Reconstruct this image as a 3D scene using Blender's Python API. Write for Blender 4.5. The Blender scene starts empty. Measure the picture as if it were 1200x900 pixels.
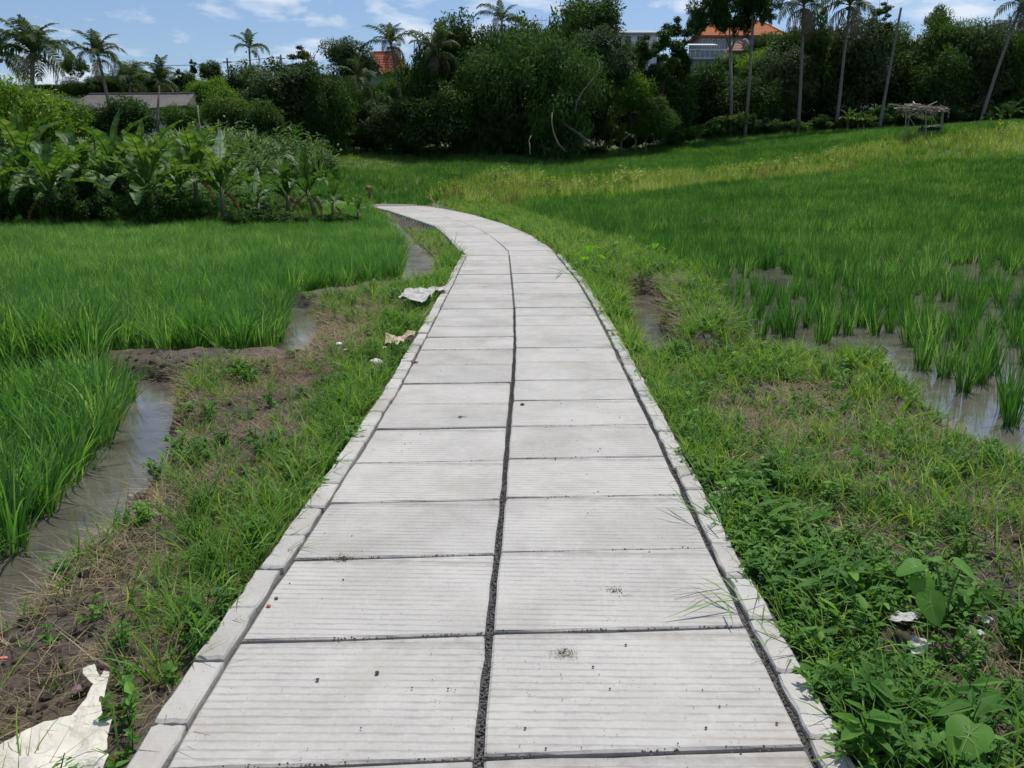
import bpy, math, random
import numpy as np
from mathutils import Vector, Matrix, geometry

S = bpy.context.scene
COL = S.collection
# ------------------------------------------------------------------ camera, sky, sun, exposure
EYE = 1.55; FOC = 960.0; TILT = math.atan(240/960)
cam = bpy.data.cameras.new('camera'); cam.lens = 36*FOC/1200; cam.sensor_width = 36
cam.clip_start = .05; cam.clip_end = 3000
camo = bpy.data.objects.new('camera', cam); COL.objects.link(camo)
camo.location = (0, 0, EYE); camo.rotation_euler = (math.pi/2 - TILT, 0, 0)
S.camera = camo
SUN_EL = math.radians(66); SUN_AZ = math.radians(28)      # azimuth measured from +Y towards +X
W = bpy.data.worlds.new('World'); S.world = W; W.use_nodes = True
wn = W.node_tree.nodes; wl = W.node_tree.links; wn.clear()
wo = wn.new('ShaderNodeOutputWorld'); bg = wn.new('ShaderNodeBackground'); bg.inputs[1].default_value = .112
sky = wn.new('ShaderNodeTexSky'); sky.sky_type = 'NISHITA'; sky.sun_disc = False
sky.sun_elevation = SUN_EL; sky.sun_rotation = SUN_AZ
sky.air_density = 1.0; sky.dust_density = 1.2; sky.ozone_density = 3.0
tc = wn.new('ShaderNodeTexCoord'); mp = wn.new('ShaderNodeMapping'); mp.inputs['Scale'].default_value = (1, 1, 3.2)
mp.inputs['Location'].default_value = (3.1, 1.7, .4)
n1 = wn.new('ShaderNodeTexNoise'); n1.inputs['Scale'].default_value = 10; n1.inputs['Detail'].default_value = 8; n1.inputs['Roughness'].default_value = .56
n1.inputs['Distortion'].default_value = .25
r1 = wn.new('ShaderNodeValToRGB'); r1.color_ramp.elements[0].position = .50; r1.color_ramp.elements[1].position = .66
r1.color_ramp.elements[1].color = (.85, .85, .85, 1)
mx = wn.new('ShaderNodeMixRGB'); mx.inputs[2].default_value = (7.4, 8.0, 8.8, 1)
tint = wn.new('ShaderNodeMixRGB'); tint.blend_type = 'MULTIPLY'; tint.inputs[0].default_value = 1; tint.inputs[2].default_value = (.90, .97, 1.06, 1)
wl.new(tc.outputs['Generated'], mp.inputs[0]); wl.new(mp.outputs[0], n1.inputs['Vector']); wl.new(n1.outputs[0], r1.inputs[0])
wl.new(r1.outputs[0], mx.inputs[0]); wl.new(sky.outputs[0], tint.inputs[1]); wl.new(tint.outputs[0], mx.inputs[1])
wl.new(mx.outputs[0], bg.inputs[0]); wl.new(bg.outputs[0], wo.inputs[0])
sl = bpy.data.lights.new('sun', 'SUN'); sl.energy = 3.9; sl.angle = math.radians(.53); sl.color = (1, .965, .91)
so = bpy.data.objects.new('sun', sl); COL.objects.link(so)
sd = Vector((math.sin(SUN_AZ)*math.cos(SUN_EL), math.cos(SUN_AZ)*math.cos(SUN_EL), math.sin(SUN_EL)))
so.rotation_euler = sd.to_track_quat('Z', 'Y').to_euler()
S.view_settings.view_transform = 'Standard'; S.view_settings.look = 'None'
S.view_settings.exposure = 0.0; S.view_settings.gamma = 1
S.render.engine = 'CYCLES'
S.cycles.max_bounces = 6; S.cycles.transparent_max_bounces = 6; S.cycles.diffuse_bounces = 3
S.cycles.glossy_bounces = 3; S.cycles.transmission_bounces = 3
S.cycles.use_adaptive_sampling = True; S.cycles.adaptive_threshold = .02
try: S.cycles.use_denoising = True
except Exception: pass

rng = np.random.default_rng(7); random.seed(7)
PI = math.pi
# ------------------------------------------------------------------ noise, polygons, picture-to-place
def _h(ix, iy, s):
    a = (ix.astype(np.int64)*374761393 + iy.astype(np.int64)*668265263 + s*974634777) & 0x7fffffff
    a = ((a ^ (a >> 13))*1274126177) & 0x7fffffff
    return ((a ^ (a >> 16)) & 0xffff)/65535.0
def vnoise(x, y, sc, s=0, octs=3):
    x = np.asarray(x, float)*sc; y = np.asarray(y, float)*sc; r = 0; a = .5; t = 0
    for o in range(octs):
        xi = np.floor(x); yi = np.floor(y); fx = x-xi; fy = y-yi
        fx = fx*fx*(3-2*fx); fy = fy*fy*(3-2*fy)
        v = (_h(xi, yi, s+o)*(1-fx)+_h(xi+1, yi, s+o)*fx)*(1-fy)+(_h(xi, yi+1, s+o)*(1-fx)+_h(xi+1, yi+1, s+o)*fx)*fy
        r = r+v*a; t += a; a *= .5; x = x*2.03+17; y = y*2.03+11
    return r/t
def sstep(a, b, x):
    t = np.clip((np.asarray(x, float)-a)/(b-a), 0, 1); return t*t*(3-2*t)
def inside(P, x, y):
    P = np.asarray(P, float); c = np.zeros(np.shape(x), bool); n = len(P)
    for i in range(n):
        x0, y0 = P[i]; x1, y1 = P[(i+1) % n]
        if y0 == y1: continue
        c ^= ((y0 > y) != (y1 > y)) & (x < (x1-x0)*(y-y0)/(y1-y0)+x0)
    return c
def sdist(P, x, y):                       # negative inside
    P = np.asarray(P, float); d = np.full(np.shape(x), 1e9); n = len(P)
    for i in range(n):
        a = P[i]; b = P[(i+1) % n]; e = b-a; L = max(e@e, 1e-9)
        t = np.clip(((x-a[0])*e[0]+(y-a[1])*e[1])/L, 0, 1)
        d = np.minimum(d, np.hypot(x-a[0]-t*e[0], y-a[1]-t*e[1]))
    return np.where(inside(P, x, y), -d, d)
def ray(px, py):
    X = px-600; Y = py-450
    return X, FOC*math.cos(TILT)-Y*math.sin(TILT), -(FOC*math.sin(TILT)+Y*math.cos(TILT))
def G(px, py, z=0.0):
    a, b, c = ray(px, py); s = (z-EYE)/c; return (a*s, b*s)
def GP(pts, z=0.0): return [G(px, py, z) for px, py in pts]
def at(px, py, D):                        # point at forward distance D
    a, b, c = ray(px, py); s = D/b; return (a*s, D, EYE+c*s)

# large landform: a smooth surface through surveyed points
ctl = [(330,235,36),(330,216,45),(100,196,54),(-200,196,54),(300,177,58),(400,200,62),(400,234,48),(400,170,80),(500,170,80),(500,236,55),
 (500,215,60),(560,185,75),(700,178,80),(870,160,85),(1040,150,88),(1200,140,90),(1450,130,90),(1080,160,62),(1200,152,60),(1400,145,60),(1000,195,55),
 (900,212,50),(700,215,50),(600,232,45),(560,214,52),(1190,186,50),(1400,180,50),(1100,238,36),(1250,245,33),(130,152,70),(-200,150,70),(-500,140,75),
 (0,118,110),(300,118,110),(600,105,112),(870,95,112),(1200,85,112),(1600,80,112),(-400,110,112),(0,100,160),(600,80,160),(1200,60,160),
 (440,246,43),(470,241,50),(200,225,40),(1700,150,80),(-500,190,50)]
cp = [at(*c) for c in ctl]
for x in range(-28, 29, 4):
    for y in (-4, 2, 8, 14, 20): cp.append((x, y, 0))
cp += [(-22, 27, 0), (-14, 27, 0), (-9, 27, 0), (-4, 30, 0), (0, 28, 0), (-5, 38, 0), (4, 27, .05), (8, 27, .08), (14, 27, .12), (20, 27, .15), (-2, 36, 0), (-4, 44, .05)]
cp = np.array(cp); CX = cp[:, :2]/20.0
def _tps(r2): return .5*r2*np.log(r2+1e-9)
_K = _tps(((CX[:, None]-CX[None])**2).sum(-1)) + np.eye(len(CX))*.004
_P = np.c_[np.ones(len(CX)), CX]
_A = np.block([[_K, _P], [_P.T, np.zeros((3, 3))]])
_w = np.linalg.solve(_A, np.r_[cp[:, 2], np.zeros(3)])
def land(x, y):
    x = np.asarray(x, float); y = np.asarray(y, float)
    xc = np.clip(x, -110, 110)/20; yc = np.clip(y, -4, 165)/20; out = np.zeros(x.shape)
    for i in range(len(CX)): out += _w[i]*_tps((xc-CX[i, 0])**2+(yc-CX[i, 1])**2)
    out += _w[-3]+_w[-2]*xc+_w[-1]*yc
    return out*sstep(17, 30, y)
# pools and ditches, as plan polygons with their water level
LW, RW = -.21, -.15
pool_left = GP([(160,444),(222,446),(222,474),(190,545),(140,630),(75,706),(10,752),(-120,840)], LW) + [(-9, 2.3), (-9, 5.0)] + GP([(118,452)], LW)
pool_left2 = GP([(326,360),(376,360),(384,380),(374,408),(348,428),(322,414)], LW)
pool_left3 = GP([(466,284),(490,288),(512,308),(514,336),(472,336)], -.16)
pool_left4 = GP([(446,258),(466,262),(488,286),(460,286)], -.18)
pool_ditch = GP([(738,346),(764,345),(776,372),(792,404),(798,432),(772,440),(748,415),(738,380)], -.30)
pool_right = GP([(822,330),(832,358),(860,398),(900,418),(950,426),(1000,424),(1030,410),(1040,402)], RW) + GP([(1036,418),(1052,452),(1098,496),(1152,532),(1215,566),(1300,620)], RW) + [(9, 3.2), (14, 3.5), (26, 9), (26, 22.5), (2.4, 24.0)] + GP([(700,282),(770,304)], RW)
pools = [(pool_left, LW, .16, .14), (pool_left2, LW, .12, .12), (pool_left3, -.16, .16, .45), (pool_left4, -.18, .16, .5), (pool_ditch, -.30, .18, .16), (pool_right, RW, .10, .16)]
# rice ground
rice_l1 = GP([(118,424),(126,475),(128,505),(84,566),(50,604),(12,640),(-60,700)], LW) + [(-9, 2.9), (-9, 5.0)] + GP([(-20,426)], LW)
rice_l2 = GP([(120,426),(300,424),(318,420),(333,400),(333,362),(372,349),(410,346),(474,331),(472,300),(462,280),(446,262),(436,256)], -.2) + [(-9.6, 30), (-30, 27), (-30, 6.5)]
mound = GP([(792,338),(850,330),(872,352),(868,395),(845,420),(800,418),(785,385)], -.05)
# path plan: x of left edge, joint and right edge as functions of y for the straight run
PY = [0.6,1.93,2.58,3.21,3.82,5.05,6.26,7.57,9.95,12.8,17.3]
PL = [-.95,-.945,-.94,-.92,-.90,-.87,-.855,-.86,-.875,-.895,-.95]
PC = [-.095,-.09,-.08,-.06,-.045,-.02,.008,.028,.03,.0,-.06]
PR = [.825,.83,.84,.85,.865,.90,.925,.96,1.01,1.03,.93]
FL = [(-.95,17.3),(-1.14,18.7),(-1.84,23.9),(-2.56,28.4),(-4.36,35.5),(-6.44,43.5),(-8.2,49.)]
FR = [(.93,17.3),(.92,18.9),(.52,24.0),(-.25,29.6),(-1.75,37.6),(-3.4,44.3),(-5.0,50.)]
path_poly = [(PL[i]-.1, PY[i]) for i in range(len(PY))] + FL[1:] + [(-9, 53), (-5, 54)] + FR[::-1] + [(PR[i]+.1, PY[i]) for i in range(len(PY)-1, -1, -1)]
lowland = [(-1.2, 19.5), (-1.9, 24), (-2.7, 28.4), (-4.5, 35.5), (-6.6, 43.5), (-9.5, 43), (-9.5, 30), (-9.5, 20)]

def Z(x, y):
    x = np.asarray(x, float); y = np.asarray(y, float)
    b = land(x, y)
    near = sstep(34, 18, y)
    h = b - .055 + near*(.08*(vnoise(x, y, 1.1, 3, 3)-.5)*sstep(0, .35, sdist(path_poly, x, y)) + .055*(vnoise(x, y, 6, 9, 3)-.5) + .045*(vnoise(x, y, 17, 5, 2)-.5))
    h = h + (1-near)*.25*(vnoise(x, y, .12, 21, 3)-.5)
    h = h - .14*sstep(.3, -.8, sdist(lowland, x, y)) - .16*sstep(26, 31, y)*sstep(1.1, .2, sdist(path_poly, x, y))*(x < np.interp(y, [17, 24, 28, 35, 43], [-1, -1.8, -2.5, -4.3, -6.4]))
    # rice ground lies low
    h = np.where(y < 34, h-.14*sstep(.1, -.2, sdist(rice_l2, x, y)), h)
    dm = sdist(mound, x, y); h = h + .22*sstep(.10, -.18, dm)*(0.7+.6*vnoise(x, y, 5, 77, 2))
    for P, lv, dep, sh in pools:
        d = sdist(P, x, y)+.05*(vnoise(x, y, 5, 31, 2)-.5)+.28*(vnoise(x, y, 1.5, 33, 2)-.5)
        k = sstep(sh, -.10, d)
        bed = lv-dep*sstep(.05, -.35, d)-.01
        if P is pool_right: bed = lv-.055+.10*(vnoise(x, y, 3.2, 50, 3)-.42)
        h = h*(1-k)+np.minimum(bed, h)*k
    d = sdist(path_poly, x, y)
    k = sstep(.02, -.03, d)
    return h*(1-k)+np.minimum(h, -.13)*k
def Z1(x, y): return float(Z(np.array([x]), np.array([y]))[0])
def hit(px, py):                          # first meeting of a sight line with the land
    a, b, c = ray(px, py)
    t = np.linspace(1.2, 170, 6000); zz = Z(a/b*t, t); r = EYE+c/b*t
    i = np.argmax(r < zz)
    if i == 0: i = len(t)-1
    return (a/b*t[i], t[i])
def HP(pts): return [hit(*p) for p in pts]

# ------------------------------------------------------------------ materials
MATS = {}
def mat(name, build, **k):
    if name in MATS: return MATS[name]
    m = bpy.data.materials.new(name); m.use_nodes = True
    nt = m.node_tree; nt.nodes.clear()
    o = nt.nodes.new('ShaderNodeOutputMaterial'); build(nt, o, **k); MATS[name] = m; return m
def N(nt, t, **k):
    n = nt.nodes.new(t)
    for a, b in k.items():
        if a.startswith('i_'): n.inputs[a[2:].replace('_', ' ')].default_value = b
        else: setattr(n, a, b)
    return n
def rgba(c): return (c[0], c[1], c[2], 1)
def leafmat(name, c1, c2, c3=None, trans=.35, rough=.62, nscale=2.0, spec=.18, isl=.8):
    def b(nt, o):
        oi = N(nt, 'ShaderNodeObjectInfo'); g = N(nt, 'ShaderNodeNewGeometry')
        no = N(nt, 'ShaderNodeTexNoise'); no.inputs['Scale'].default_value = nscale; nt.links.new(g.outputs['Position'], no.inputs['Vector'])
        ri = g.outputs['Random Per Island']
        n2_ = N(nt, 'ShaderNodeTexNoise'); n2_.inputs['Scale'].default_value = .16; n2_.inputs['Detail'].default_value = 4; nt.links.new(g.outputs['Position'], n2_.inputs['Vector'])
        nm = N(nt, 'ShaderNodeMath', operation='MULTIPLY_ADD'); nt.links.new(n2_.outputs[0], nm.inputs[0]); nm.inputs[1].default_value = .9; nm.inputs[2].default_value = -.45
        n3_ = N(nt, 'ShaderNodeMath', operation='ADD'); nt.links.new(nm.outputs[0], n3_.inputs[0]); nt.links.new(no.outputs[0], n3_.inputs[1])
        add = N(nt, 'ShaderNodeMath', operation='ADD'); nt.links.new(n3_.outputs[0], add.inputs[0])
        m2 = N(nt, 'ShaderNodeMath', operation='MULTIPLY_ADD'); nt.links.new(ri, m2.inputs[0]); m2.inputs[1].default_value = isl; m2.inputs[2].default_value = -.12-isl*.5
        nt.links.new(m2.outputs[0], add.inputs[1])
        m3 = N(nt, 'ShaderNodeMath', operation='MULTIPLY_ADD'); nt.links.new(oi.outputs['Random'], m3.inputs[0]); m3.inputs[1].default_value = .3
        nt.links.new(add.outputs[0], m3.inputs[2])
        r = N(nt, 'ShaderNodeValToRGB'); e = r.color_ramp.elements
        e[0].position = .1; e[0].color = rgba(c1); e[1].position = .75; e[1].color = rgba(c2)
        if c3: x = e.new(.95); x.color = rgba(c3)
        nt.links.new(m3.outputs[0], r.inputs[0])
        p = N(nt, 'ShaderNodeBsdfPrincipled'); p.inputs['Roughness'].default_value = rough; p.inputs['Specular IOR Level'].default_value = spec
        nt.links.new(r.outputs[0], p.inputs['Base Color'])
        t = N(nt, 'ShaderNodeBsdfTranslucent')
        hs = N(nt, 'ShaderNodeHueSaturation'); hs.inputs['Hue'].default_value = .485; hs.inputs['Saturation'].default_value = 1.15; hs.inputs['Value'].default_value = 1.35
        nt.links.new(r.outputs[0], hs.inputs['Color']); nt.links.new(hs.outputs[0], t.inputs[0])
        ms = N(nt, 'ShaderNodeMixShader'); ms.inputs[0].default_value = trans
        nt.links.new(p.outputs[0], ms.inputs[1]); nt.links.new(t.outputs[0], ms.inputs[2]); nt.links.new(ms.outputs[0], o.inputs[0])
    return mat(name, b)
def plainmat(name, c1, c2, scale=8., rough=.85, bump=.3, bscale=None, spec=.3, coords='Object', stretch=(1, 1, 1), dist=.02, metal=0, detail=6):
    def b(nt, o):
        t = N(nt, 'ShaderNodeTexCoord'); mpp = N(nt, 'ShaderNodeMapping'); mpp.inputs['Scale'].default_value = stretch
        if coords == 'World':
            g = N(nt, 'ShaderNodeNewGeometry'); nt.links.new(g.outputs['Position'], mpp.inputs[0])
        else: nt.links.new(t.outputs[coords], mpp.inputs[0])
        no = N(nt, 'ShaderNodeTexNoise'); no.inputs['Scale'].default_value = scale; no.inputs['Detail'].default_value = detail; no.inputs['Roughness'].default_value = .65
        nt.links.new(mpp.outputs[0], no.inputs['Vector'])
        r = N(nt, 'ShaderNodeValToRGB'); e = r.color_ramp.elements; e[0].position = .3; e[1].position = .7; e[0].color = rgba(c1); e[1].color = rgba(c2)
        nt.links.new(no.outputs[0], r.inputs[0])
        p = N(nt, 'ShaderNodeBsdfPrincipled'); p.inputs['Roughness'].default_value = rough; p.inputs['Specular IOR Level'].default_value = spec
        p.inputs['Metallic'].default_value = metal
        nt.links.new(r.outputs[0], p.inputs['Base Color'])
        if bump:
            nb = N(nt, 'ShaderNodeTexNoise'); nb.inputs['Scale'].default_value = bscale or scale*4; nb.inputs['Detail'].default_value = 5; nt.links.new(mpp.outputs[0], nb.inputs['Vector'])
            bm = N(nt, 'ShaderNodeBump'); bm.inputs['Strength'].default_value = bump; bm.inputs['Distance'].default_value = dist
            nt.links.new(nb.outputs[0], bm.inputs['Height']); nt.links.new(bm.outputs[0], p.inputs['Normal'])
        nt.links.new(p.outputs[0], o.inputs[0])
    return mat(name, b)
def concrete(name, groove):
    def b(nt, o):
        L = nt.links.new
        g = N(nt, 'ShaderNodeNewGeometry'); oi = N(nt, 'ShaderNodeObjectInfo'); P = g.outputs['Position']
        big = N(nt, 'ShaderNodeTexNoise'); big.inputs['Scale'].default_value = 2.2; big.inputs['Detail'].default_value = 5; big.inputs['Roughness'].default_value = .6; L(P, big.inputs['Vector'])
        fine = N(nt, 'ShaderNodeTexNoise'); fine.inputs['Scale'].default_value = 70; fine.inputs['Detail'].default_value = 4; L(P, fine.inputs['Vector'])
        a = N(nt, 'ShaderNodeMath', operation='MULTIPLY_ADD'); L(fine.outputs[0], a.inputs[0]); a.inputs[1].default_value = .35; L(big.outputs[0], a.inputs[2])
        a2 = N(nt, 'ShaderNodeMath', operation='MULTIPLY_ADD'); L(oi.outputs['Random'], a2.inputs[0]); a2.inputs[1].default_value = .34; L(a.outputs[0], a2.inputs[2])
        r = N(nt, 'ShaderNodeValToRGB'); e = r.color_ramp.elements; e[0].position = .42; e[0].color = (.275, .254, .215, 1); e[1].position = 1.0; e[1].color = (.482, .46, .42, 1)
        x = e.new(.68); x.color = (.388, .37, .338, 1)
        L(a2.outputs[0], r.inputs[0]); colr = r.outputs[0]
        # brownish stains with their own outline
        sn = N(nt, 'ShaderNodeTexNoise'); sn.inputs['Scale'].default_value = 1.7; sn.inputs['Detail'].default_value = 7; sn.inputs['Roughness'].default_value = .7; sn.inputs['Distortion'].default_value = .5; L(P, sn.inputs['Vector'])
        sr = N(nt, 'ShaderNodeValToRGB'); sr.color_ramp.elements[0].position = .50; sr.color_ramp.elements[1].position = .70; L(sn.outputs[0], sr.inputs[0])
        sm = N(nt, 'ShaderNodeMath', operation='MULTIPLY'); sm.inputs[1].default_value = .42; L(sr.outputs[0], sm.inputs[0])
        mxs = N(nt, 'ShaderNodeMixRGB'); mxs.inputs[2].default_value = (.29, .245, .19, 1); L(sm.outputs[0], mxs.inputs[0]); L(colr, mxs.inputs[1]); colr = mxs.outputs[0]
        # small pits and dark grains
        vo = N(nt, 'ShaderNodeTexVoronoi'); vo.inputs['Scale'].default_value = 55; L(P, vo.inputs['Vector'])
        vr = N(nt, 'ShaderNodeMath', operation='LESS_THAN'); vr.inputs[1].default_value = .11; L(vo.outputs['Distance'], vr.inputs[0])
        pn = N(nt, 'ShaderNodeTexNoise'); pn.inputs['Scale'].default_value = 9; L(P, pn.inputs['Vector'])
        pr = N(nt, 'ShaderNodeMath', operation='GREATER_THAN'); pr.inputs[1].default_value = .53; L(pn.outputs[0], pr.inputs[0])
        pm = N(nt, 'ShaderNodeMath', operation='MULTIPLY'); L(vr.outputs[0], pm.inputs[0]); L(pr.outputs[0], pm.inputs[1])
        mxp = N(nt, 'ShaderNodeMixRGB'); mxp.inputs[2].default_value = (.17, .155, .145, 1); L(pm.outputs[0], mxp.inputs[0]); L(colr, mxp.inputs[1]); colr = mxp.outputs[0]
        p = N(nt, 'ShaderNodeBsdfPrincipled'); p.inputs['Roughness'].default_value = .9; p.inputs['Specular IOR Level'].default_value = .2
        hgt = fine.outputs[0]
        if groove:
            uv = N(nt, 'ShaderNodeUVMap'); sp = N(nt, 'ShaderNodeSeparateXYZ'); L(uv.outputs[0], sp.inputs[0])
            # dirt creeping in from the joints
            ey = N(nt, 'ShaderNodeMath', operation='PINGPONG'); ey.inputs[1].default_value = .5; L(sp.outputs['Y'], ey.inputs[0])
            en = N(nt, 'ShaderNodeTexNoise'); en.inputs['Scale'].default_value = 14; en.inputs['Detail'].default_value = 6; en.inputs['Roughness'].default_value = .7; L(P, en.inputs['Vector'])
            e1 = N(nt, 'ShaderNodeMath', operation='MULTIPLY_ADD'); L(en.outputs[0], e1.inputs[0]); e1.inputs[1].default_value = -.16; L(ey.outputs[0], e1.inputs[2])
            e2 = N(nt, 'ShaderNodeMapRange'); e2.inputs['From Min'].default_value = -.03; e2.inputs['From Max'].default_value = -.09; L(e1.outputs[0], e2.inputs['Value'])
            e3 = N(nt, 'ShaderNodeMath', operation='MULTIPLY'); e3.inputs[1].default_value = .5; L(e2.outputs[0], e3.inputs[0])
            em = N(nt, 'ShaderNodeMixRGB'); em.inputs[2].default_value = (.20, .175, .15, 1); L(e3.outputs[0], em.inputs[0]); L(colr, em.inputs[1]); colr = em.outputs[0]
            ds = N(nt, 'ShaderNodeTexNoise'); ds.inputs['Scale'].default_value = 6; ds.inputs['Detail'].default_value = 3; L(P, ds.inputs['Vector'])
            w = N(nt, 'ShaderNodeMath', operation='MULTIPLY_ADD'); L(ds.outputs[0], w.inputs[0]); w.inputs[1].default_value = .014; L(sp.outputs['Y'], w.inputs[2])
            w2 = N(nt, 'ShaderNodeMath', operation='MULTIPLY'); w2.inputs[1].default_value = 2*PI*17; L(w.outputs[0], w2.inputs[0])
            s = N(nt, 'ShaderNodeMath', operation='SINE'); L(w2.outputs[0], s.inputs[0])
            # worn away in places
            wr = N(nt, 'ShaderNodeTexNoise'); wr.inputs['Scale'].default_value = 3.0; wr.inputs['Detail'].default_value = 4; L(P, wr.inputs['Vector'])
            wv = N(nt, 'ShaderNodeMath', operation='MULTIPLY_ADD'); L(oi.outputs['Random'], wv.inputs[0]); wv.inputs[1].default_value = .20; L(wr.outputs[0], wv.inputs[2])
            wc = N(nt, 'ShaderNodeMapRange'); wc.inputs['From Min'].default_value = .36; wc.inputs['From Max'].default_value = .66; L(wv.outputs[0], wc.inputs['Value'])
            gm = N(nt, 'ShaderNodeMapRange'); gm.inputs['From Min'].default_value = .1; gm.inputs['From Max'].default_value = 1.0; L(s.outputs[0], gm.inputs['Value'])
            # grooves darkened in broken lines
            bn = N(nt, 'ShaderNodeTexNoise'); bn.inputs['Scale'].default_value = 26; bn.inputs['Detail'].default_value = 3
            bmp = N(nt, 'ShaderNodeMapping'); bmp.inputs['Scale'].default_value = (.6, 1.8, 1); L(P, bmp.inputs[0]); L(bmp.outputs[0], bn.inputs['Vector'])
            br = N(nt, 'ShaderNodeMapRange'); br.inputs['From Min'].default_value = .38; br.inputs['From Max'].default_value = .58; L(bn.outputs[0], br.inputs['Value'])
            g1 = N(nt, 'ShaderNodeMath', operation='MULTIPLY'); L(gm.outputs[0], g1.inputs[0]); L(wc.outputs[0], g1.inputs[1])
            g2 = N(nt, 'ShaderNodeMath', operation='MULTIPLY'); L(g1.outputs[0], g2.inputs[0]); L(br.outputs[0], g2.inputs[1])
            g3 = N(nt, 'ShaderNodeMath', operation='MULTIPLY'); L(g2.outputs[0], g3.inputs[0]); g3.inputs[1].default_value = .44
            mg = N(nt, 'ShaderNodeMixRGB'); mg.inputs[2].default_value = (.24, .215, .20, 1); L(g3.outputs[0], mg.inputs[0]); L(colr, mg.inputs[1]); colr = mg.outputs[0]
            hh = N(nt, 'ShaderNodeMath', operation='MULTIPLY_ADD'); L(g1.outputs[0], hh.inputs[0]); hh.inputs[1].default_value = -1.6; L(fine.outputs[0], hh.inputs[2]); hgt = hh.outputs[0]
        bm = N(nt, 'ShaderNodeBump'); bm.inputs['Strength'].default_value = .45; bm.inputs['Distance'].default_value = .004
        L(hgt, bm.inputs['Height']); L(bm.outputs[0], p.inputs['Normal']); L(colr, p.inputs['Base Color']); L(p.outputs[0], o.inputs[0])
    return mat(name, b)
def groundmat(nt, o):
    L = nt.links.new
    at_ = N(nt, 'ShaderNodeAttribute', attribute_name='tone'); g = N(nt, 'ShaderNodeNewGeometry'); P = g.outputs['Position']
    n = N(nt, 'ShaderNodeTexNoise'); n.inputs['Scale'].default_value = 9; n.inputs['Detail'].default_value = 8; n.inputs['Roughness'].default_value = .7; L(P, n.inputs['Vector'])
    mr = N(nt, 'ShaderNodeMapRange'); mr.inputs['From Min'].default_value = .25; mr.inputs['From Max'].default_value = .75; mr.inputs['To Min'].default_value = .38; mr.inputs['To Max'].default_value = 1.6; L(n.outputs[0], mr.inputs['Value'])
    mm = N(nt, 'ShaderNodeMixRGB', blend_type='MULTIPLY'); mm.inputs[0].default_value = 1; L(at_.outputs['Color'], mm.inputs[1]); L(mr.outputs[0], mm.inputs[2])
    p = N(nt, 'ShaderNodeBsdfPrincipled'); p.inputs['Roughness'].default_value = .8; p.inputs['Specular IOR Level'].default_value = .3
    L(mm.outputs[0], p.inputs['Base Color'])
    nb = N(nt, 'ShaderNodeTexNoise'); nb.inputs['Scale'].default_value = 26; nb.inputs['Detail'].default_value = 9; nb.inputs['Roughness'].default_value = .72; L(P, nb.inputs['Vector'])
    bm = N(nt, 'ShaderNodeBump'); bm.inputs['Strength'].default_value = 1; bm.inputs['Distance'].default_value = .05; L(nb.outputs[0], bm.inputs['Height']); L(bm.outputs[0], p.inputs['Normal']); L(p.outputs[0], o.inputs[0])
def watermat(nt, o):
    L = nt.links.new
    g = N(nt, 'ShaderNodeNewGeometry'); P = g.outputs['Position']
    n = N(nt, 'ShaderNodeTexNoise'); n.inputs['Scale'].default_value = 2.5; n.inputs['Detail'].default_value = 6; L(P, n.inputs['Vector'])
    r = N(nt, 'ShaderNodeValToRGB'); e = r.color_ramp.elements; e[0].position = .35; e[0].color = (.085, .075, .062, 1); e[1].position = .68; e[1].color = (.15, .137, .118, 1); L(n.outputs[0], r.inputs[0])
    p = N(nt, 'ShaderNodeBsdfPrincipled'); p.inputs['Roughness'].default_value = .06; p.inputs['Specular IOR Level'].default_value = .9; p.inputs['IOR'].default_value = 1.4
    L(r.outputs[0], p.inputs['Base Color'])
    f = N(nt, 'ShaderNodeTexNoise'); f.inputs['Scale'].default_value = 24; f.inputs['Detail'].default_value = 3; L(P, f.inputs['Vector'])
    bm = N(nt, 'ShaderNodeBump'); bm.inputs['Strength'].default_value = .12; bm.inputs['Distance'].default_value = .004; L(f.outputs[0], bm.inputs['Height']); L(bm.outputs[0], p.inputs['Normal']); L(p.outputs[0], o.inputs[0])

# ------------------------------------------------------------------ mesh helpers
def mesh(name, v, f, m, uv=None, smooth=False):
    me = bpy.data.meshes.new(name)
    me.from_pydata(v.tolist() if isinstance(v, np.ndarray) else v, [], f.tolist() if isinstance(f, np.ndarray) else f)
    for mm in (m if isinstance(m, (list, tuple)) else [m]): me.materials.append(mm)
    if uv is not None:
        l = me.uv_layers.new(name='UVMap'); idx = np.zeros(len(me.loops), int); me.loops.foreach_get('vertex_index', idx)
        l.data.foreach_set('uv', np.asarray(uv, float)[idx].ravel())
    if smooth: me.polygons.foreach_set('use_smooth', [True]*len(me.polygons))
    me.update(); return me
def ob(name, me, parent=None, loc=None, rot=None, sc=None, **props):
    o = bpy.data.objects.new(name, me); COL.objects.link(o)
    if parent: o.parent = parent
    if loc is not None: o.location = loc
    if rot is not None: o.rotation_euler = rot
    if sc is not None: o.scale = (sc,)*3 if isinstance(sc, (int, float)) else sc
    for k, v in props.items(): o[k] = v
    return o
def thing(name, label, cat, loc=(0, 0, 0), rot=(0, 0, 0), sc=1, group=None, me=None):
    o = ob(name, me, None, loc, rot, sc, label=label, category=cat)
    if group: o['group'] = group
    return o
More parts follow.
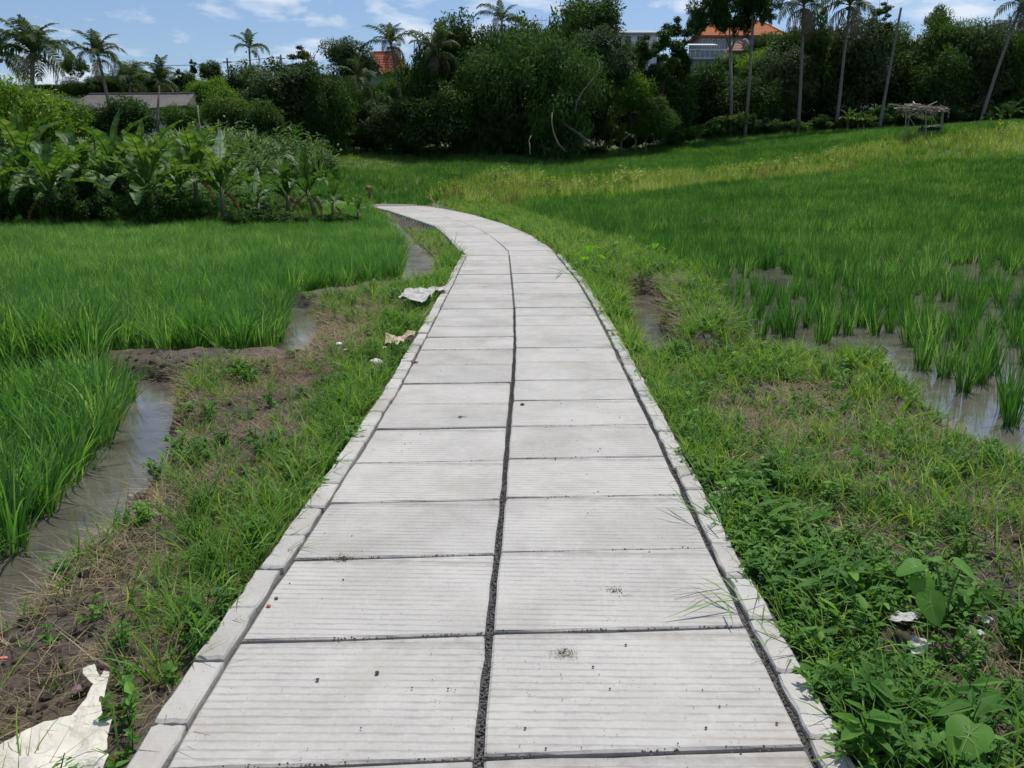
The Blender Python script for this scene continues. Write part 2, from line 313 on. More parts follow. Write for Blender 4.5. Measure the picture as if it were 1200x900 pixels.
class MB:
    def __init__(s): s.v = []; s.f = []; s.n = 0
    def add(s, v, f):
        v = np.asarray(v, float)
        s.f += [tuple(int(i)+s.n for i in q) for q in f]; s.v.append(v); s.n += len(v); return s
    def box(s, c, d, rz=0, M=None):
        v = np.array([[x, y, z] for z in (-.5, .5) for x, y in ((-.5, -.5), (.5, -.5), (.5, .5), (-.5, .5))])*np.array(d)
        if rz: ca, sa = math.cos(rz), math.sin(rz); v = v @ np.array([[ca, sa, 0], [-sa, ca, 0], [0, 0, 1]])
        return s.add(v+np.array(c), [(3, 2, 1, 0), (4, 5, 6, 7), (0, 1, 5, 4), (1, 2, 6, 5), (2, 3, 7, 6), (3, 0, 4, 7)])
    def tube(s, pts, rad, n=6, cap=True):
        P = np.array(pts, float); k = len(P); V = []; up = np.array([0, 0, 1.])
        for i in range(k):
            t = P[min(i+1, k-1)]-P[max(i-1, 0)]; t /= np.linalg.norm(t)+1e-9
            u = np.cross(t, up if abs(t[2]) < .95 else np.array([1., 0, 0])); u /= np.linalg.norm(u); w = np.cross(u, t)
            for j in range(n):
                a = 2*PI*j/n; V.append(P[i]+rad[i]*(math.cos(a)*u+math.sin(a)*w))
        F = [(i*n+j, (i+1)*n+j, (i+1)*n+(j+1) % n, i*n+(j+1) % n) for i in range(k-1) for j in range(n)]
        if cap: F += [tuple(range(n)), tuple(range(k*n-1, (k-1)*n-1, -1))]
        return s.add(V, F)
    def mesh(s, name, m, smooth=False): return mesh(name, np.vstack(s.v), s.f, m, smooth=smooth)
def blades(n, h, w, br, lean, droop, segs=4, seed=0, fold=True):
    r = np.random.default_rng(seed)
    az = r.uniform(0, 2*PI, n); L = r.uniform(*h, n); ln = r.uniform(*lean, n); dr = r.uniform(*droop, n)
    rr = br*np.sqrt(r.uniform(0, 1, n)); a2 = az+r.normal(0, .9, n)
    p = np.c_[rr*np.cos(a2), rr*np.sin(a2), np.zeros(n)-.02]
    tw = az+PI/2+r.normal(0, .5, n); wd = np.c_[np.cos(tw), np.sin(tw), r.normal(0, .15, n)]; ww = r.uniform(*w, n)
    V = np.zeros((n, segs+1, 2, 3))
    for i in range(segs+1):
        s = i/segs
        k = ww*(0.55+.45*min(1, s*3))*(1-s**2.2)*.5+.0004
        V[:, i, 0] = p-wd*k[:, None]; V[:, i, 1] = p+wd*k[:, None]
        th = ln+dr*(s+.5/segs)**1.6
        p = p+(L/segs)[:, None]*np.c_[np.sin(th)*np.cos(az), np.sin(th)*np.sin(az), np.cos(th)]
    b = (np.arange(n)*(segs+1)*2)[:, None]+(np.arange(segs)*2)[None]
    F = np.stack([b, b+1, b+3, b+2], -1).reshape(-1, 4)
    return V.reshape(-1, 3), F
def leafy(n, stems, h, spread, ll, lw, seed=0, flat=.5):          # low plant: stems with small oval leaves
    r = np.random.default_rng(seed); m = MB()
    for s in range(stems):
        a = r.uniform(0, 2*PI); le = r.uniform(.2, 1.0)*spread; H = r.uniform(*h)
        P = [np.array([0, 0, -.02])+t*np.array([math.cos(a)*le, math.sin(a)*le, H])+np.array([0, 0, .15*H*math.sin(PI*t)]) for t in np.linspace(0, 1, 4)]
        m.tube(P, [.0025, .002, .002, .0012], 3, False)
        for k in range(n):
            t = r.uniform(.2, 1.05); c = P[0]*(1-t)+P[-1]*t; az = r.uniform(0, 2*PI); tl = r.uniform(-.2, flat)
            d = np.array([math.cos(az)*math.cos(tl), math.sin(az)*math.cos(tl), math.sin(tl)]); sd_ = np.array([-math.sin(az), math.cos(az), 0])
            L = r.uniform(*ll); w = L*r.uniform(*lw)
            up = np.array([0, 0, .12*L])
            m.add([c, c+d*L*.35+sd_*w+up*.8, c+d*L*.8+sd_*w*.55, c+d*L-up*.5, c+d*L*.8-sd_*w*.55, c+d*L*.35-sd_*w+up*.8, c+d*L*.5], [(0, 1, 6), (1, 2, 3, 6), (6, 3, 4, 5), (0, 6, 5)])
    return m
def instancer(name, pts, rot, scl, idx, sources, **props):
    """stuff made of many small pieces: geometry nodes put one of the source meshes on every point"""
    me = bpy.data.meshes.new(name); me.vertices.add(len(pts)); me.vertices.foreach_set('co', np.asarray(pts, float).ravel())
    a = me.attributes.new('rot', 'FLOAT_VECTOR', 'POINT'); a.data.foreach_set('vector', np.asarray(rot, float).ravel())
    a = me.attributes.new('scl', 'FLOAT', 'POINT'); a.data.foreach_set('value', np.asarray(scl, float))
    a = me.attributes.new('pick', 'INT', 'POINT'); a.data.foreach_set('value', np.asarray(idx, np.int32))
    c = bpy.data.collections.new(name+'_pieces')
    for i, sm in enumerate(sources):
        c.objects.link(bpy.data.objects.new('%s_piece_%02d' % (name, i), sm))
    ng = bpy.data.node_groups.new(name, 'GeometryNodeTree')
    ng.interface.new_socket('Geometry', in_out='INPUT', socket_type='NodeSocketGeometry'); ng.interface.new_socket('Geometry', in_out='OUTPUT', socket_type='NodeSocketGeometry')
    n = ng.nodes; gi = n.new('NodeGroupInput'); go = n.new('NodeGroupOutput'); ip = n.new('GeometryNodeInstanceOnPoints'); ci = n.new('GeometryNodeCollectionInfo')
    ci.inputs[0].default_value = c; ci.inputs['Separate Children'].default_value = True; ci.inputs['Reset Children'].default_value = True
    ip.inputs['Pick Instance'].default_value = True
    def na(t, nm):
        q = n.new('GeometryNodeInputNamedAttribute'); q.data_type = t; q.inputs['Name'].default_value = nm; return q
    ar = na('FLOAT_VECTOR', 'rot'); as_ = na('FLOAT', 'scl'); ai = na('INT', 'pick')
    er = n.new('FunctionNodeEulerToRotation')
    l = ng.links.new
    mp_ = n.new('GeometryNodeMeshToPoints'); l(gi.outputs[0], mp_.inputs['Mesh']); l(mp_.outputs[0], ip.inputs['Points'])
    l(ci.outputs[0], ip.inputs['Instance']); l(ar.outputs['Attribute'], er.inputs[0]); l(er.outputs[0], ip.inputs['Rotation'])
    l(as_.outputs['Attribute'], ip.inputs['Scale']); l(ai.outputs['Attribute'], ip.inputs['Instance Index']); l(ip.outputs[0], go.inputs[0])
    o = ob(name, me, kind='stuff', **props); md = o.modifiers.new('pieces', 'NODES'); md.node_group = ng
    return o
def cloud(poly, dens, seed, dfn=None, bounds=None):               # random points in a plan polygon
    r = np.random.default_rng(seed); P = np.array(poly); lo = P.min(0); hi = P.max(0)
    n = int(dens*(hi[0]-lo[0])*(hi[1]-lo[1])); x = r.uniform(lo[0], hi[0], n); y = r.uniform(lo[1], hi[1], n)
    k = inside(poly, x, y); x, y = x[k], y[k]
    if dfn is not None:
        k = r.uniform(0, 1, len(x)) < dfn(x, y); x, y = x[k], y[k]
    return x, y
def fov(x, y, m=1.12): return (np.abs(x) < .64*m*y+1.2) & (y > 1.0)
def scatter(name, parts, sources, seed, tilt=.15, lift=0., **props):
    xs = np.concatenate([p[0] for p in parts]); ys = np.concatenate([p[1] for p in parts]); sc = np.concatenate([p[2] for p in parts]); ix = np.concatenate([p[3] for p in parts])
    k = fov(xs, ys); xs, ys, sc, ix = xs[k], ys[k], sc[k], ix[k]
    r = np.random.default_rng(seed); n = len(xs)
    rot = np.c_[r.normal(0, tilt, n), r.normal(0, tilt, n), r.uniform(0, 2*PI, n)]
    z = Z(xs, ys)+lift
    print(name, n)
    return instancer(name, np.c_[xs, ys, z], rot, sc, ix, sources, **props)

# ------------------------------------------------------------------ ground sheet
def grow(a, b, step, rate):
    r = [a]; s = step
    while abs(r[-1]-a) < abs(b-a): r.append(r[-1]+math.copysign(s, b-a)); s *= rate
    return r[1:]
xs = sorted(grow(-4.6, -700, .055, 1.045)+list(np.arange(-4.6, 4.61, .05))+grow(4.6, 700, .055, 1.045))
ys = sorted(grow(1.3, -60, .1, 1.3)+list(np.arange(1.3, 8.5, .05))+grow(8.5, 900, .055, 1.03))
gx, gy = np.meshgrid(xs, ys); gx = gx.ravel(); gy = gy.ravel(); gz = Z(gx, gy)
nx = len(xs); ny = len(ys); I = (np.arange(ny-1)[:, None]*nx+np.arange(nx-1)[None]).ravel()
gm = mesh('ground', np.c_[gx, gy, gz], np.c_[I, I+1, I+nx+1, I+nx], mat('ground_soil', groundmat), smooth=True)
soil = np.array([.13, .10, .078]); wet = np.array([.060, .048, .040]); straw = np.array([.24, .19, .11]); green = np.array([.065, .12, .028]); olive = np.array([.12, .17, .04])
t = sstep(.42, .62, vnoise(gx, gy, 1.6, 60, 3))[:, None]
c = soil*(1-t)+straw*.75*t*.6+soil*t*.4
far_green = sstep(8, 22, gy)[:, None]; c = c*(1-far_green)+(green*(1-t)+olive*t)*far_green
lowm = sstep(-.08, -.17, gz-land(gx, gy))[:, None]*(gy < 40)[:, None]; c = c*(1-lowm)+wet*lowm
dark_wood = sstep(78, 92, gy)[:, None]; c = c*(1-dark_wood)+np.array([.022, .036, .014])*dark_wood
ca = gm.color_attributes.new('tone', 'FLOAT_COLOR', 'POINT'); ca.data.foreach_set('color', np.c_[c, np.ones(len(c))].ravel())
ob('ground', gm, kind='structure')
wm = mat('muddy_water', watermat)
silt_sky = mat('silty_water_sky_tint', watermat)  # paler copy for the far channel: silt plus reflected sky put into the colour
for e_, c_ in zip([n_ for n_ in silt_sky.node_tree.nodes if n_.type == 'VALTORGB'][0].color_ramp.elements, ((.26, .25, .235, 1), (.36, .35, .33, 1))): e_.color = c_
def offset_poly(P, d):
    P = np.array(P); c0 = P.mean(0); v = P-c0; return c0+v*(1+d/np.linalg.norm(v, axis=1))[:, None]
for P, lv, dep, sh in pools:
    Q = offset_poly(P, .12)
    me = mesh('water', np.c_[Q, np.full(len(Q), lv)], [tuple(range(len(Q)))], silt_sky if (P is pool_left3 or P is pool_left4) else wm)
    if me.polygons[0].normal.z < 0: me.flip_normals()
    ob('paddy_water' if len(P) > 8 else 'ditch_water', me, kind='structure')

# ------------------------------------------------------------------ path
cg = concrete('grooved_concrete', True); cs = concrete('smooth_concrete', False)
path = ob('path', None, kind='structure')
def slabmesh(q, z0, z1, m, bev=.008, name='slab', wob=0., seed=0):
    """q: four plan corners in order, a block with a small bevelled and slightly worn rim"""
    q = np.array(q, float); r = np.random.default_rng(seed); c0 = q.mean(0)
    n_ = 5; ring = []
    for i in range(4):
        a, b = q[i], q[(i+1) % 4]
        for k in range(n_):
            t_ = k/n_; p = a*(1-t_)+b*t_; e = b-a; nn = np.array([e[1], -e[0]])/np.linalg.norm(e)
            ring.append(p+nn*r.normal(0, wob) if k else p+(c0-p)/np.linalg.norm(c0-p)*abs(r.normal(0, wob*1.6)))
    ring = np.array(ring); inn = ring+(c0-ring)/np.linalg.norm(c0-ring, axis=1)[:, None]*bev*1.4
    n = len(ring); tz = r.normal(0, .0018, 4)
    V = np.vstack([np.c_[ring, np.full(n, z0)], np.c_[ring, np.full(n, z1-bev)], np.c_[inn, np.full(n, z1)]])
    F = [(i, (i+1) % n, n+(i+1) % n, n+i) for i in range(n)]+[(n+i, n+(i+1) % n, 2*n+(i+1) % n, 2*n+i) for i in range(n)]+[tuple(range(2*n, 3*n))]
    ax = (q[1]-q[0])/np.linalg.norm(q[1]-q[0]); ay = q[3]-q[0]; ly = np.linalg.norm(ay); ay = ay/ly
    uv = np.c_[(V[:, :2]-q[0]) @ ax, ((V[:, :2]-q[0]) @ ay)/ly]
    me = mesh(name, V, F, m, uv=uv)
    if me.polygons[-1].normal.z < 0: me.flip_normals()
    return me
iL = lambda y: np.interp(y, PY, PL); iC = lambda y: np.interp(y, PY, PC); iR = lambda y: np.interp(y, PY, PR)
jl = [1.31, 1.94, 2.58, 3.21, 3.82, 4.41, 5.05, 5.66, 6.26, 6.92, 7.57]; jr = [1.33, 1.96, 2.60, 3.24, 3.86, 4.45, 5.08, 5.71, 6.32, 7.0, 7.62]
while jl[-1] < 16.9: jl.append(jl[-1]+.63+random.uniform(-.02, .02))
while jr[-1] < 16.9: jr.append(jr[-1]+.63+random.uniform(-.02, .02))
jl[0:0] = [.7]; jr[0:0] = [.72]
jl[-1] = jr[-1] = 17.3
sd_i = 0
gapc = lambda y: .014+.010*(vnoise(np.array([y]), np.array([0.]), .9, 4, 2)[0]-.3)
for side, J in (('l', jl), ('r', jr)):
    for k in range(len(J)-1):
        sd_i += 1; g = random.choice([.004, .006, .009]) if 2 < k < 9 else .010 if k < 3 else random.choice([.0015, .003, .006])
        a, b = J[k]+g, J[k+1]-random.choice([.003, .005, .008]); s1 = random.uniform(-.006, .006); gc0 = gapc(a); gc1 = gapc(b)
        if side == 'l': q = [(iL(a), a-.05+s1), (iC(a)-gc0, a), (iC(b)-gc1, b), (iL(b), b-.05)]
        else: q = [(iC(a)+gc0*.7, a-.012), (iR(a)-.005, a+.03+s1), (iR(b)-.005, b+.03), (iC(b)+gc1*.7, b-.012)]
        dz = random.gauss(0, .0025)
        ob('slab', slabmesh(q, -.09, dz, cg, .006, 'slab', .0022, sd_i), path)
# curved far run
def resample(P, ts):
    P = np.array(P); d = np.r_[0, np.cumsum(np.linalg.norm(np.diff(P, axis=0), axis=1))]; d /= d[-1]
    return np.c_[np.interp(ts, d, P[:, 0]), np.interp(ts, d, P[:, 1])]
nfar = 26; ts = np.linspace(0, 1, nfar+1); EL = resample(FL, ts); ER = resample(FR, ts)
EC = EL*.5+ER*.5; EC[0] = (iC(17.3), 17.3); EC[1] = EC[1]*.7+np.array((iC(17.3), 18.2))*.3
for k in range(nfar):
    for s in (0, 1):
        A, B = (EL, EC) if s == 0 else (EC, ER); sd_i += 1
        g = random.choice([.0012, .002, .003])
        u = (B[k]-A[k])/np.linalg.norm(B[k]-A[k])*.008
        f0 = A[k]*(1-g)+A[k+1]*g; 
        q = [A[k]+(A[k+1]-A[k])*g+(u if s else 0), B[k]+(B[k+1]-B[k])*g-(0 if s else u), B[k+1]-(B[k+1]-B[k])*g-(0 if s else u), A[k+1]-(A[k+1]-A[k])*g+(u if s else 0)]
        ob('slab', slabmesh(q, -.09, random.gauss(0, .002), cg, .006, 'slab', .002, sd_i), path)
# bedding of dark grit seen in the joints
bed = plainmat('dark_grit', (.035, .03, .03), (.15, .14, .13), 60, .95, 1.0, 120, dist=.01)
Y = list(np.linspace(.6, 17.3, 40)); V = [(iL(y)-.13, y, -.022) for y in Y]+[(iR(y)+.13, y, -.022) for y in Y]
ob('joint_grit', mesh('joint_grit', V, [(i, len(Y)+i, len(Y)+i+1, i+1) for i in range(len(Y)-1)], bed), path)
V = [(*p, -.02) for p in EL]+[(*p, -.02) for p in ER]
ob('joint_grit', mesh('joint_grit', V, [(i, nfar+1+i, nfar+2+i, i+1) for i in range(nfar)], bed), path)
# kerb stones
for side, y0, y1 in (('l', .75, 17.25), ('r', .69, 17.6)):
    y = y0; k = 0
    while y < y1:
        ln = random.uniform(.31, .345); a, b = y+.004, min(y+ln-.004, y1+.1); sd_i += 1; jx = random.gauss(0, .003); jx2 = jx+random.gauss(0, .002); dz = (.012 if side == 'l' else .006)+random.gauss(0, .004)
        if side == 'l': x = lambda t_, o_: iL(min(t_, 17.2))-.011-o_*.098
        else: x = lambda t_, o_: iR(min(t_, 17.2))+.022+o_*(.088+.01*min(max(t_-3, 0), 4)/4)
        if side == 'l': q = [(x(a, 1)+jx, a), (x(a, 0)+jx, a), (x(b, 0)+jx2, b), (x(b, 1)+jx2, b)]
        else: q = [(x(a, 0)+jx, a), (x(a, 1)+jx, a), (x(b, 1)+jx2, b), (x(b, 0)+jx2, b)]
        ob('kerb_stone', slabmesh(q, -.13, dz, cs, .008, 'kerb_stone', .0028, sd_i), path); y += ln; k += 1
# retaining wall that carries the raised bend, with stone facing
wallc = plainmat('rough_render', (.36, .35, .33), (.52, .51, .48), 5, .95, .5)
idx = [i for i in range(nfar+1) if EL[i][1] > 18.0]
V = []
for i in idx:
    d = EL[min(i+1, nfar)]-EL[max(i-1, 0)]; d = d/np.linalg.norm(d); nrm = np.array([-d[1], d[0]])
    p = EL[i]+nrm*.0; o_ = EL[i]+nrm*.05; o2 = EL[i]+nrm*.09
    V += [(*(EL[i]+nrm*.004), -.012), (*o_, -.012), (*o2, -.95)]
F = []
for j in range(len(idx)-1): F += [(3*j, 3*j+1, 3*j+4, 3*j+3), (3*j+1, 3*j+2, 3*j+5, 3*j+4)]
ob('retaining_wall', mesh('retaining_wall', V, F, wallc), path)
# asphalt lane at the head of the path
asp = plainmat('old_asphalt', (.16, .14, .13), (.25, .22, .20), 6, .9, .4)
P = [(-8.2, 49), (-5.0, 50), (-4.0, 51.0), (-4.9, 52.2), (-9, 52.0), (-16, 50), (-26, 46.4), (-26, 44.5), (-16, 47.6), (-10, 48.6)]
P = np.array(P); zz = [Z1(*p)+.11 for p in P]
tt = geometry.delaunay_2d_cdt([Vector(p) for p in P], [], [list(range(len(P)))], 1, .001)
ob('lane', mesh('lane', [(v.x, v.y, (.06 if v.y > 50.2 else .004) if v.x > -10 else Z1(v.x, v.y)+.05) for v in tt[0]], [tuple(f) for f in tt[2]], asp), kind='structure')
# pebbles and crumbs lying on the slabs
stone = plainmat('dark_pebble', (.06, .05, .045), (.16, .14, .12), 10, .9, .3)
def rock(seed, name='rock', m=None, sub=1, flat=.7, amp=.25):
    import bmesh
    b = bmesh.new(); bmesh.ops.create_icosphere(b, subdivisions=sub, radius=.5); r = np.random.default_rng(seed); o3 = r.uniform(0, 50, 3)
    for v in b.verts:
        q = v.co*2.2; k = 1+amp*(2*float(vnoise(np.array([q.x+o3[0]+q.z]), np.array([q.y+o3[1]-q.z*.7]), 1.3, seed, 2)[0])-1); v.co *= k; v.co.z *= flat
    me = bpy.data.meshes.new(name); b.to_mesh(me); b.free(); me.materials.append(m); return me
rocks = [rock(i, 'pebble', stone) for i in range(4)]
r = np.random.default_rng(11); n = 900
py_ = 1.3+15*r.uniform(0, 1, n)**1.5; px_ = iL(py_)+(iR(py_)-iL(py_))*r.uniform(.02, .98, n)
k = r.uniform(0, 1, n) < .15+1.3*sstep(.5, .75, vnoise(px_, py_, 1.3, 90, 2)); px_, py_ = px_[k], py_[k]
sz = .0035+.007*r.uniform(0, 1, len(px_))**4
instancer('path_pebbles', np.c_[px_, py_, np.full(len(px_), .001)+sz*.25], np.c_[np.zeros(len(px_)), np.zeros(len(px_)), r.uniform(0, 6, len(px_))], sz, r.integers(0, 4, len(px_)), rocks)
# grit in the open centre joint
n = 2600; y_ = 1.2+9*r.uniform(0, 1, n)**1.3; x_ = iC(y_)+r.normal(0, .007, n)
sz = r.uniform(.005, .012, n)
grit = [rock(20+i, 'grit', plainmat('joint_gravel', (.05, .045, .045), (.22, .21, .20), 40, .9, 0)) for i in range(3)]
y2 = 1.2+5*r.uniform(0, 1, 900); x2 = iR(y2)+.012+r.normal(0, .006, 900)
gx_, gy_ = [], []
for J, sgn in ((jl, -1), (jr, 1)):
    for k in range(1, 12):
        m_ = 170 if k < 5 else 90; u = r.uniform(0, 1, m_); k_ = vnoise(u*3, np.full(m_, k*7.+sgn), 3, 12, 2) > .40; u = u[k_]
        x0 = iC(J[k]); x1 = iL(J[k]) if sgn < 0 else iR(J[k]); gx_.append(x0+(x1-x0)*u); gy_.append(J[k]+(-.05*u if sgn < 0 else .042*u-.012)+r.normal(0, .006, len(u)))
gx_ = np.concatenate(gx_); gy_ = np.concatenate(gy_); ng_ = len(gx_); tot = n+900+ng_
instancer('joint_gravel', np.c_[np.r_[x_, x2, gx_], np.r_[y_, y2, gy_], np.r_[r.uniform(-.02, -.007, n+900), r.uniform(-.009, .002, ng_)]], np.c_[r.uniform(0, 6, (tot, 3))], np.r_[sz, r.uniform(.004, .01, 900), r.uniform(.003, .009, ng_)], r.integers(0, 3, tot), grit)

# ------------------------------------------------------------------ rice
ricem = leafmat('rice_leaf', (.042, .138, .030), (.122, .290, .060), (.30, .45, .13), .48, .5, 1.5)
ricef = leafmat('rice_leaf_far', (.034, .115, .025), (.094, .230, .046), (.23, .36, .095), .45, .55, .6)
rice_near = [mesh('rice_clump', *blades(60, (.36, .64), (.009, .0145), .065, (.02, .38), (.15, 1.25), 5, 100+i), ricem) for i in range(6)]
rice_up = [mesh('rice_clump', *blades(62, (.32, .58), (.008, .0135), .060, (.0, .30), (.0, .65), 5, 120+i), ricem) for i in range(6)]
rice_far = [mesh('rice_far', *blades(24, (.34, .54), (.016, .026), .09, (.02, .38), (.05, .7), 2, 140+i), ricef) for i in range(5)]
def grid_points(poly, sp, seed, jit=.2, ang=0.1, dfn=None):
    r = np.random.default_rng(seed); P = np.array(poly); c0 = P.mean(0); R = np.abs(P-c0).max()*1.5
    g_ = np.arange(-R, R, sp); X, Yy = np.meshgrid(g_, g_); X = X.ravel(); Yy = Yy.ravel()
    x = c0[0]+X*math.cos(ang)-Yy*math.sin(ang); y = c0[1]+X*math.sin(ang)+Yy*math.cos(ang)
    k = fov(x, y); x, y = x[k], y[k]
    x = x+r.normal(0, jit*sp, len(x)); y = y+r.normal(0, jit*sp, len(x)); k = inside(poly, x, y); x, y = x[k], y[k]
    if dfn is not None: k = r.uniform(0, 1, len(x)) < dfn(x, y); x, y = x[k], y[k]
    return x, y
# clumps that can be told apart stand as things of their own
rc = []
def clump(px, py, lv, me, sc, label, group=None):
    x, y = G(px, py, lv); rc.append((x, y))
    return thing('rice_clump', label, 'rice plant', (x, y, lv-.02), (0, 0, random.uniform(0, 6)), sc, group, me)
fr = 'rice clumps standing in the right paddy water'
clump(1106,441,RW,rice_up[0],.86,'upright rice clump with thin base standing at the left edge of the muddy puddle',fr)
clump(1129,459,RW,rice_up[1],.84,'rice clump in the muddy puddle just right of the leftmost clump',fr)
clump(1149,449,RW,rice_up[2],.95,'tall rice clump in the middle of the muddy puddle',fr)
clump(1163,438,RW,rice_up[3],.92,'dark rice clump behind the middle clumps of the muddy puddle',fr)
clump(1184,499,RW,rice_up[4],.86,'rice clump nearest the camera at the lower right of the muddy puddle',fr)
clump(1203,425,RW,rice_up[5],1.05,'rice clump at the right edge of the photo behind the puddle',fr)
for i, (a, b) in enumerate([(913,380),(927,386),(945,383),(962,393),(977,391),(993,391),(1010,383),(1022,377),(1043,376),(1060,378)]):
    clump(a, b, RW, rice_up[i % 6], .86+.1*random.random(), 'rice clump in the front row where the grassy verge meets the right paddy', 'front row of rice clumps in the right paddy')
for i, (a, b) in enumerate([(843,343),(868,349),(884,346),(902,352),(918,356),(932,350),(950,358),(972,356),(990,362),(1008,352),(1030,360),(1052,358)]):
    clump(a, b, RW, rice_up[(i+2) % 6], .8+.15*random.random(), 'rice clump in the second row with grey water showing between the clumps', 'second row of rice clumps in the right paddy')
clump(153,470,LW,rice_near[0],.62,'lone small rice clump standing in the corner of the left ditch pool with its reflection','rice clumps along the left ditch')
for i, (a, b) in enumerate([(15,645),(52,602),(82,566),(98,540),(127,503),(118,520),(132,488)]):
    clump(a, b, LW, rice_near[i % 6], 1.0+.12*random.random(), 'rice clump beside the left ditch, %s' % ['the one at the left edge of the photo', 'second from the left edge of the photo', 'the one leaning over the widest brown water', 'just above the one over the widest brown water', 'next below the lone clump', 'tucked behind the clump below the lone one', 'closest to the lone clump'][i], 'rice clumps along the left ditch')
rcn = np.array(rc)
def clear(x, y, d=.16):
    k = np.ones(len(x), bool)
    for a, b in rcn: k &= np.hypot(x-a, y-b) > d
    return k
parts = []
x, y = grid_points(rice_l1, .19, 1); k = clear(x, y); x, y = x[k], y[k]; parts.append((x, y, rng.uniform(1.0, 1.25, len(x)), rng.integers(0, 6, len(x))))
x, y = grid_points(rice_l2, .22, 2); k = (y < 15); parts.append((x[k], y[k], rng.uniform(.78, 1.02, k.sum()), rng.integers(0, 6, k.sum())))
k = ~k; parts.append((x[k], y[k], rng.uniform(.78, 1.02, k.sum()), rng.integers(0, 6, k.sum())))
scatter('left_rice', parts, rice_near, 3, .06, label='dense bright green rice filling the left paddy')
# right paddy: open near the verge, closed farther back
front = GP([(838,345),(905,392),(1055,382),(1250,395)], RW)+[(26, 9), (26, 22.5), (2.4, 24.0)]+GP([(700,282),(770,304)], RW)
def rd(x, y):
    d = sdist(pool_right, x, y); o_ = .80+.16*sstep(14, 24, y)-.62*sstep(.44, .60, vnoise(x, y, .7, 15, 2))*sstep(21, 15, y)*(y > 7.5)+.3*((x > 4.3) & (y < 9.5))
    return np.where(d > -.1, 0, o_*(.75+.25*sstep(.3, .5, vnoise(x, y, .8, 7, 2))))
x, y = grid_points(pool_right, .335, 5, .12, .22, rd); k = clear(x, y, .24) & ((x > 3.7) | (y > 8.6)); x, y = x[k], y[k]
parts = [(x, y, rng.uniform(.72, 1.15, len(x)), rng.integers(0, 6, len(x)))]
ricer = ricem.copy(); ricer.name = 'rice_leaf_right'
for e_, c_ in zip([n_ for n_ in ricer.node_tree.nodes if n_.type == 'VALTORGB'][0].color_ramp.elements, ((.034, .115, .025, 1), (.095, .24, .05, 1), (.24, .39, .11, 1))): e_.color = c_
for m_ in rice_up: m_.materials[0] = ricer
scatter('right_rice', parts, rice_up, 6, .06, label='green rice standing in the flooded right paddy')
r3 = HP([(700,279),(602,242),(640,238),(720,236),(830,220),(1000,203),(1110,192),(1210,186),(1400,182)])+[(48, 30), (26, 21)]+[(26, 22.3), (2.4, 23.8)]
x, y = grid_points(r3, .30, 8, .3, .2); parts = [(x, y, rng.uniform(.85, 1.15, len(x)), rng.integers(0, 5, len(x)))]
scatter('middle_rice', parts, rice_far, 9, .08, label='green rice on the rising right hand field')
r4 = HP([(352,214),(300,216),(262,236),(395,236),(450,238),(520,235),(560,215),(700,211),(850,203),(1000,185),(1050,170),(1100,161),(1200,153),(1380,151)])+[(80, 86), (60, 88)]+HP([(1200,142),(1040,152),(870,162),(700,180),(540,186),(470,200),(400,200)])
x, y = grid_points(r4, .36, 10, .35, .1); parts = [(x, y, rng.uniform(.95, 1.35, len(x)), rng.integers(0, 5, len(x)))]
scatter('far_rice', parts, rice_far, 11, .08, label='bright green rice field in front of the tree line')

strawr = leafmat('pale_rice', (.16, .22, .07), (.28, .30, .12), (.40, .38, .20), .4, .6, 1.)
pr_ = [mesh('pale_rice', *blades(26, (.35, .6), (.010, .016), .10, (.02, .5), (.2, 1.2), 3, 160+i), strawr) for i in range(2)]
x, y = cloud(r3+[], .28, 170, lambda a, b: sstep(.5, .62, vnoise(a, b, .3, 171, 2))); x2, y2 = cloud(pool_right, .5, 172, lambda a, b: sstep(.48, .6, vnoise(a, b, .4, 173, 2))*(b > 13))
scatter('pale_rice', [(x, y, rng.uniform(.7, 1.2, len(x)), rng.integers(0, 2, len(x))), (x2, y2, rng.uniform(.5, .9, len(x2)), rng.integers(0, 2, len(x2)))], pr_, 174, .15, label='yellowed rice tufts among the green in the right fields')

# ------------------------------------------------------------------ verges
gr1 = leafmat('verge_grass', (.075, .175, .030), (.155, .31, .055), (.30, .40, .10), .42, .6, 3.0)
gr2 = leafmat('dry_grass', (.16, .125, .065), (.30, .24, .13), (.44, .37, .22), .2, .7, 5)
gr3 = leafmat('weed_leaf', (.06, .16, .026), (.125, .275, .046), (.20, .36, .07), .4, .6, 4, .2)
gr4 = leafmat('yellow_weed', (.17, .26, .055), (.34, .43, .11), (.50, .52, .20), .42, .6, .5)
short = [mesh('grass_tuft', *blades(16, (.035, .11), (.003, .006), .035, (.1, 1.1), (.2, 1.2), 3, 200+i), gr1) for i in range(4)]
tall = [mesh('grass_tuft', *blades(9, (.10, .26), (.004, .008), .03, (.05, .8), (.3, 1.6), 4, 210+i), gr1) for i in range(4)]
dry = [mesh('dry_grass', *blades(10, (.05, .22), (.0018, .0035), .06, (1.2, 1.6), (-.1, .25), 2, 220+i), gr2) for i in range(4)]
weed = [leafy(13, 4, (.05, .13), .09, (.020, .045), (.16, .30), 230+i).mesh('weed', gr3) for i in range(4)]
weedb = [leafy(7, 3, (.08, .17), .08, (.05, .10), (.12, .20), 240+i).mesh('weed', gr3) for i in range(2)]
pieces = short+tall+dry+weed+weedb                     # 0-3 4-7 8-11 12-15 16-17
kl = [(-1.05, y) for y in (1.1, 2, 4, 8, 12, 17.2)]
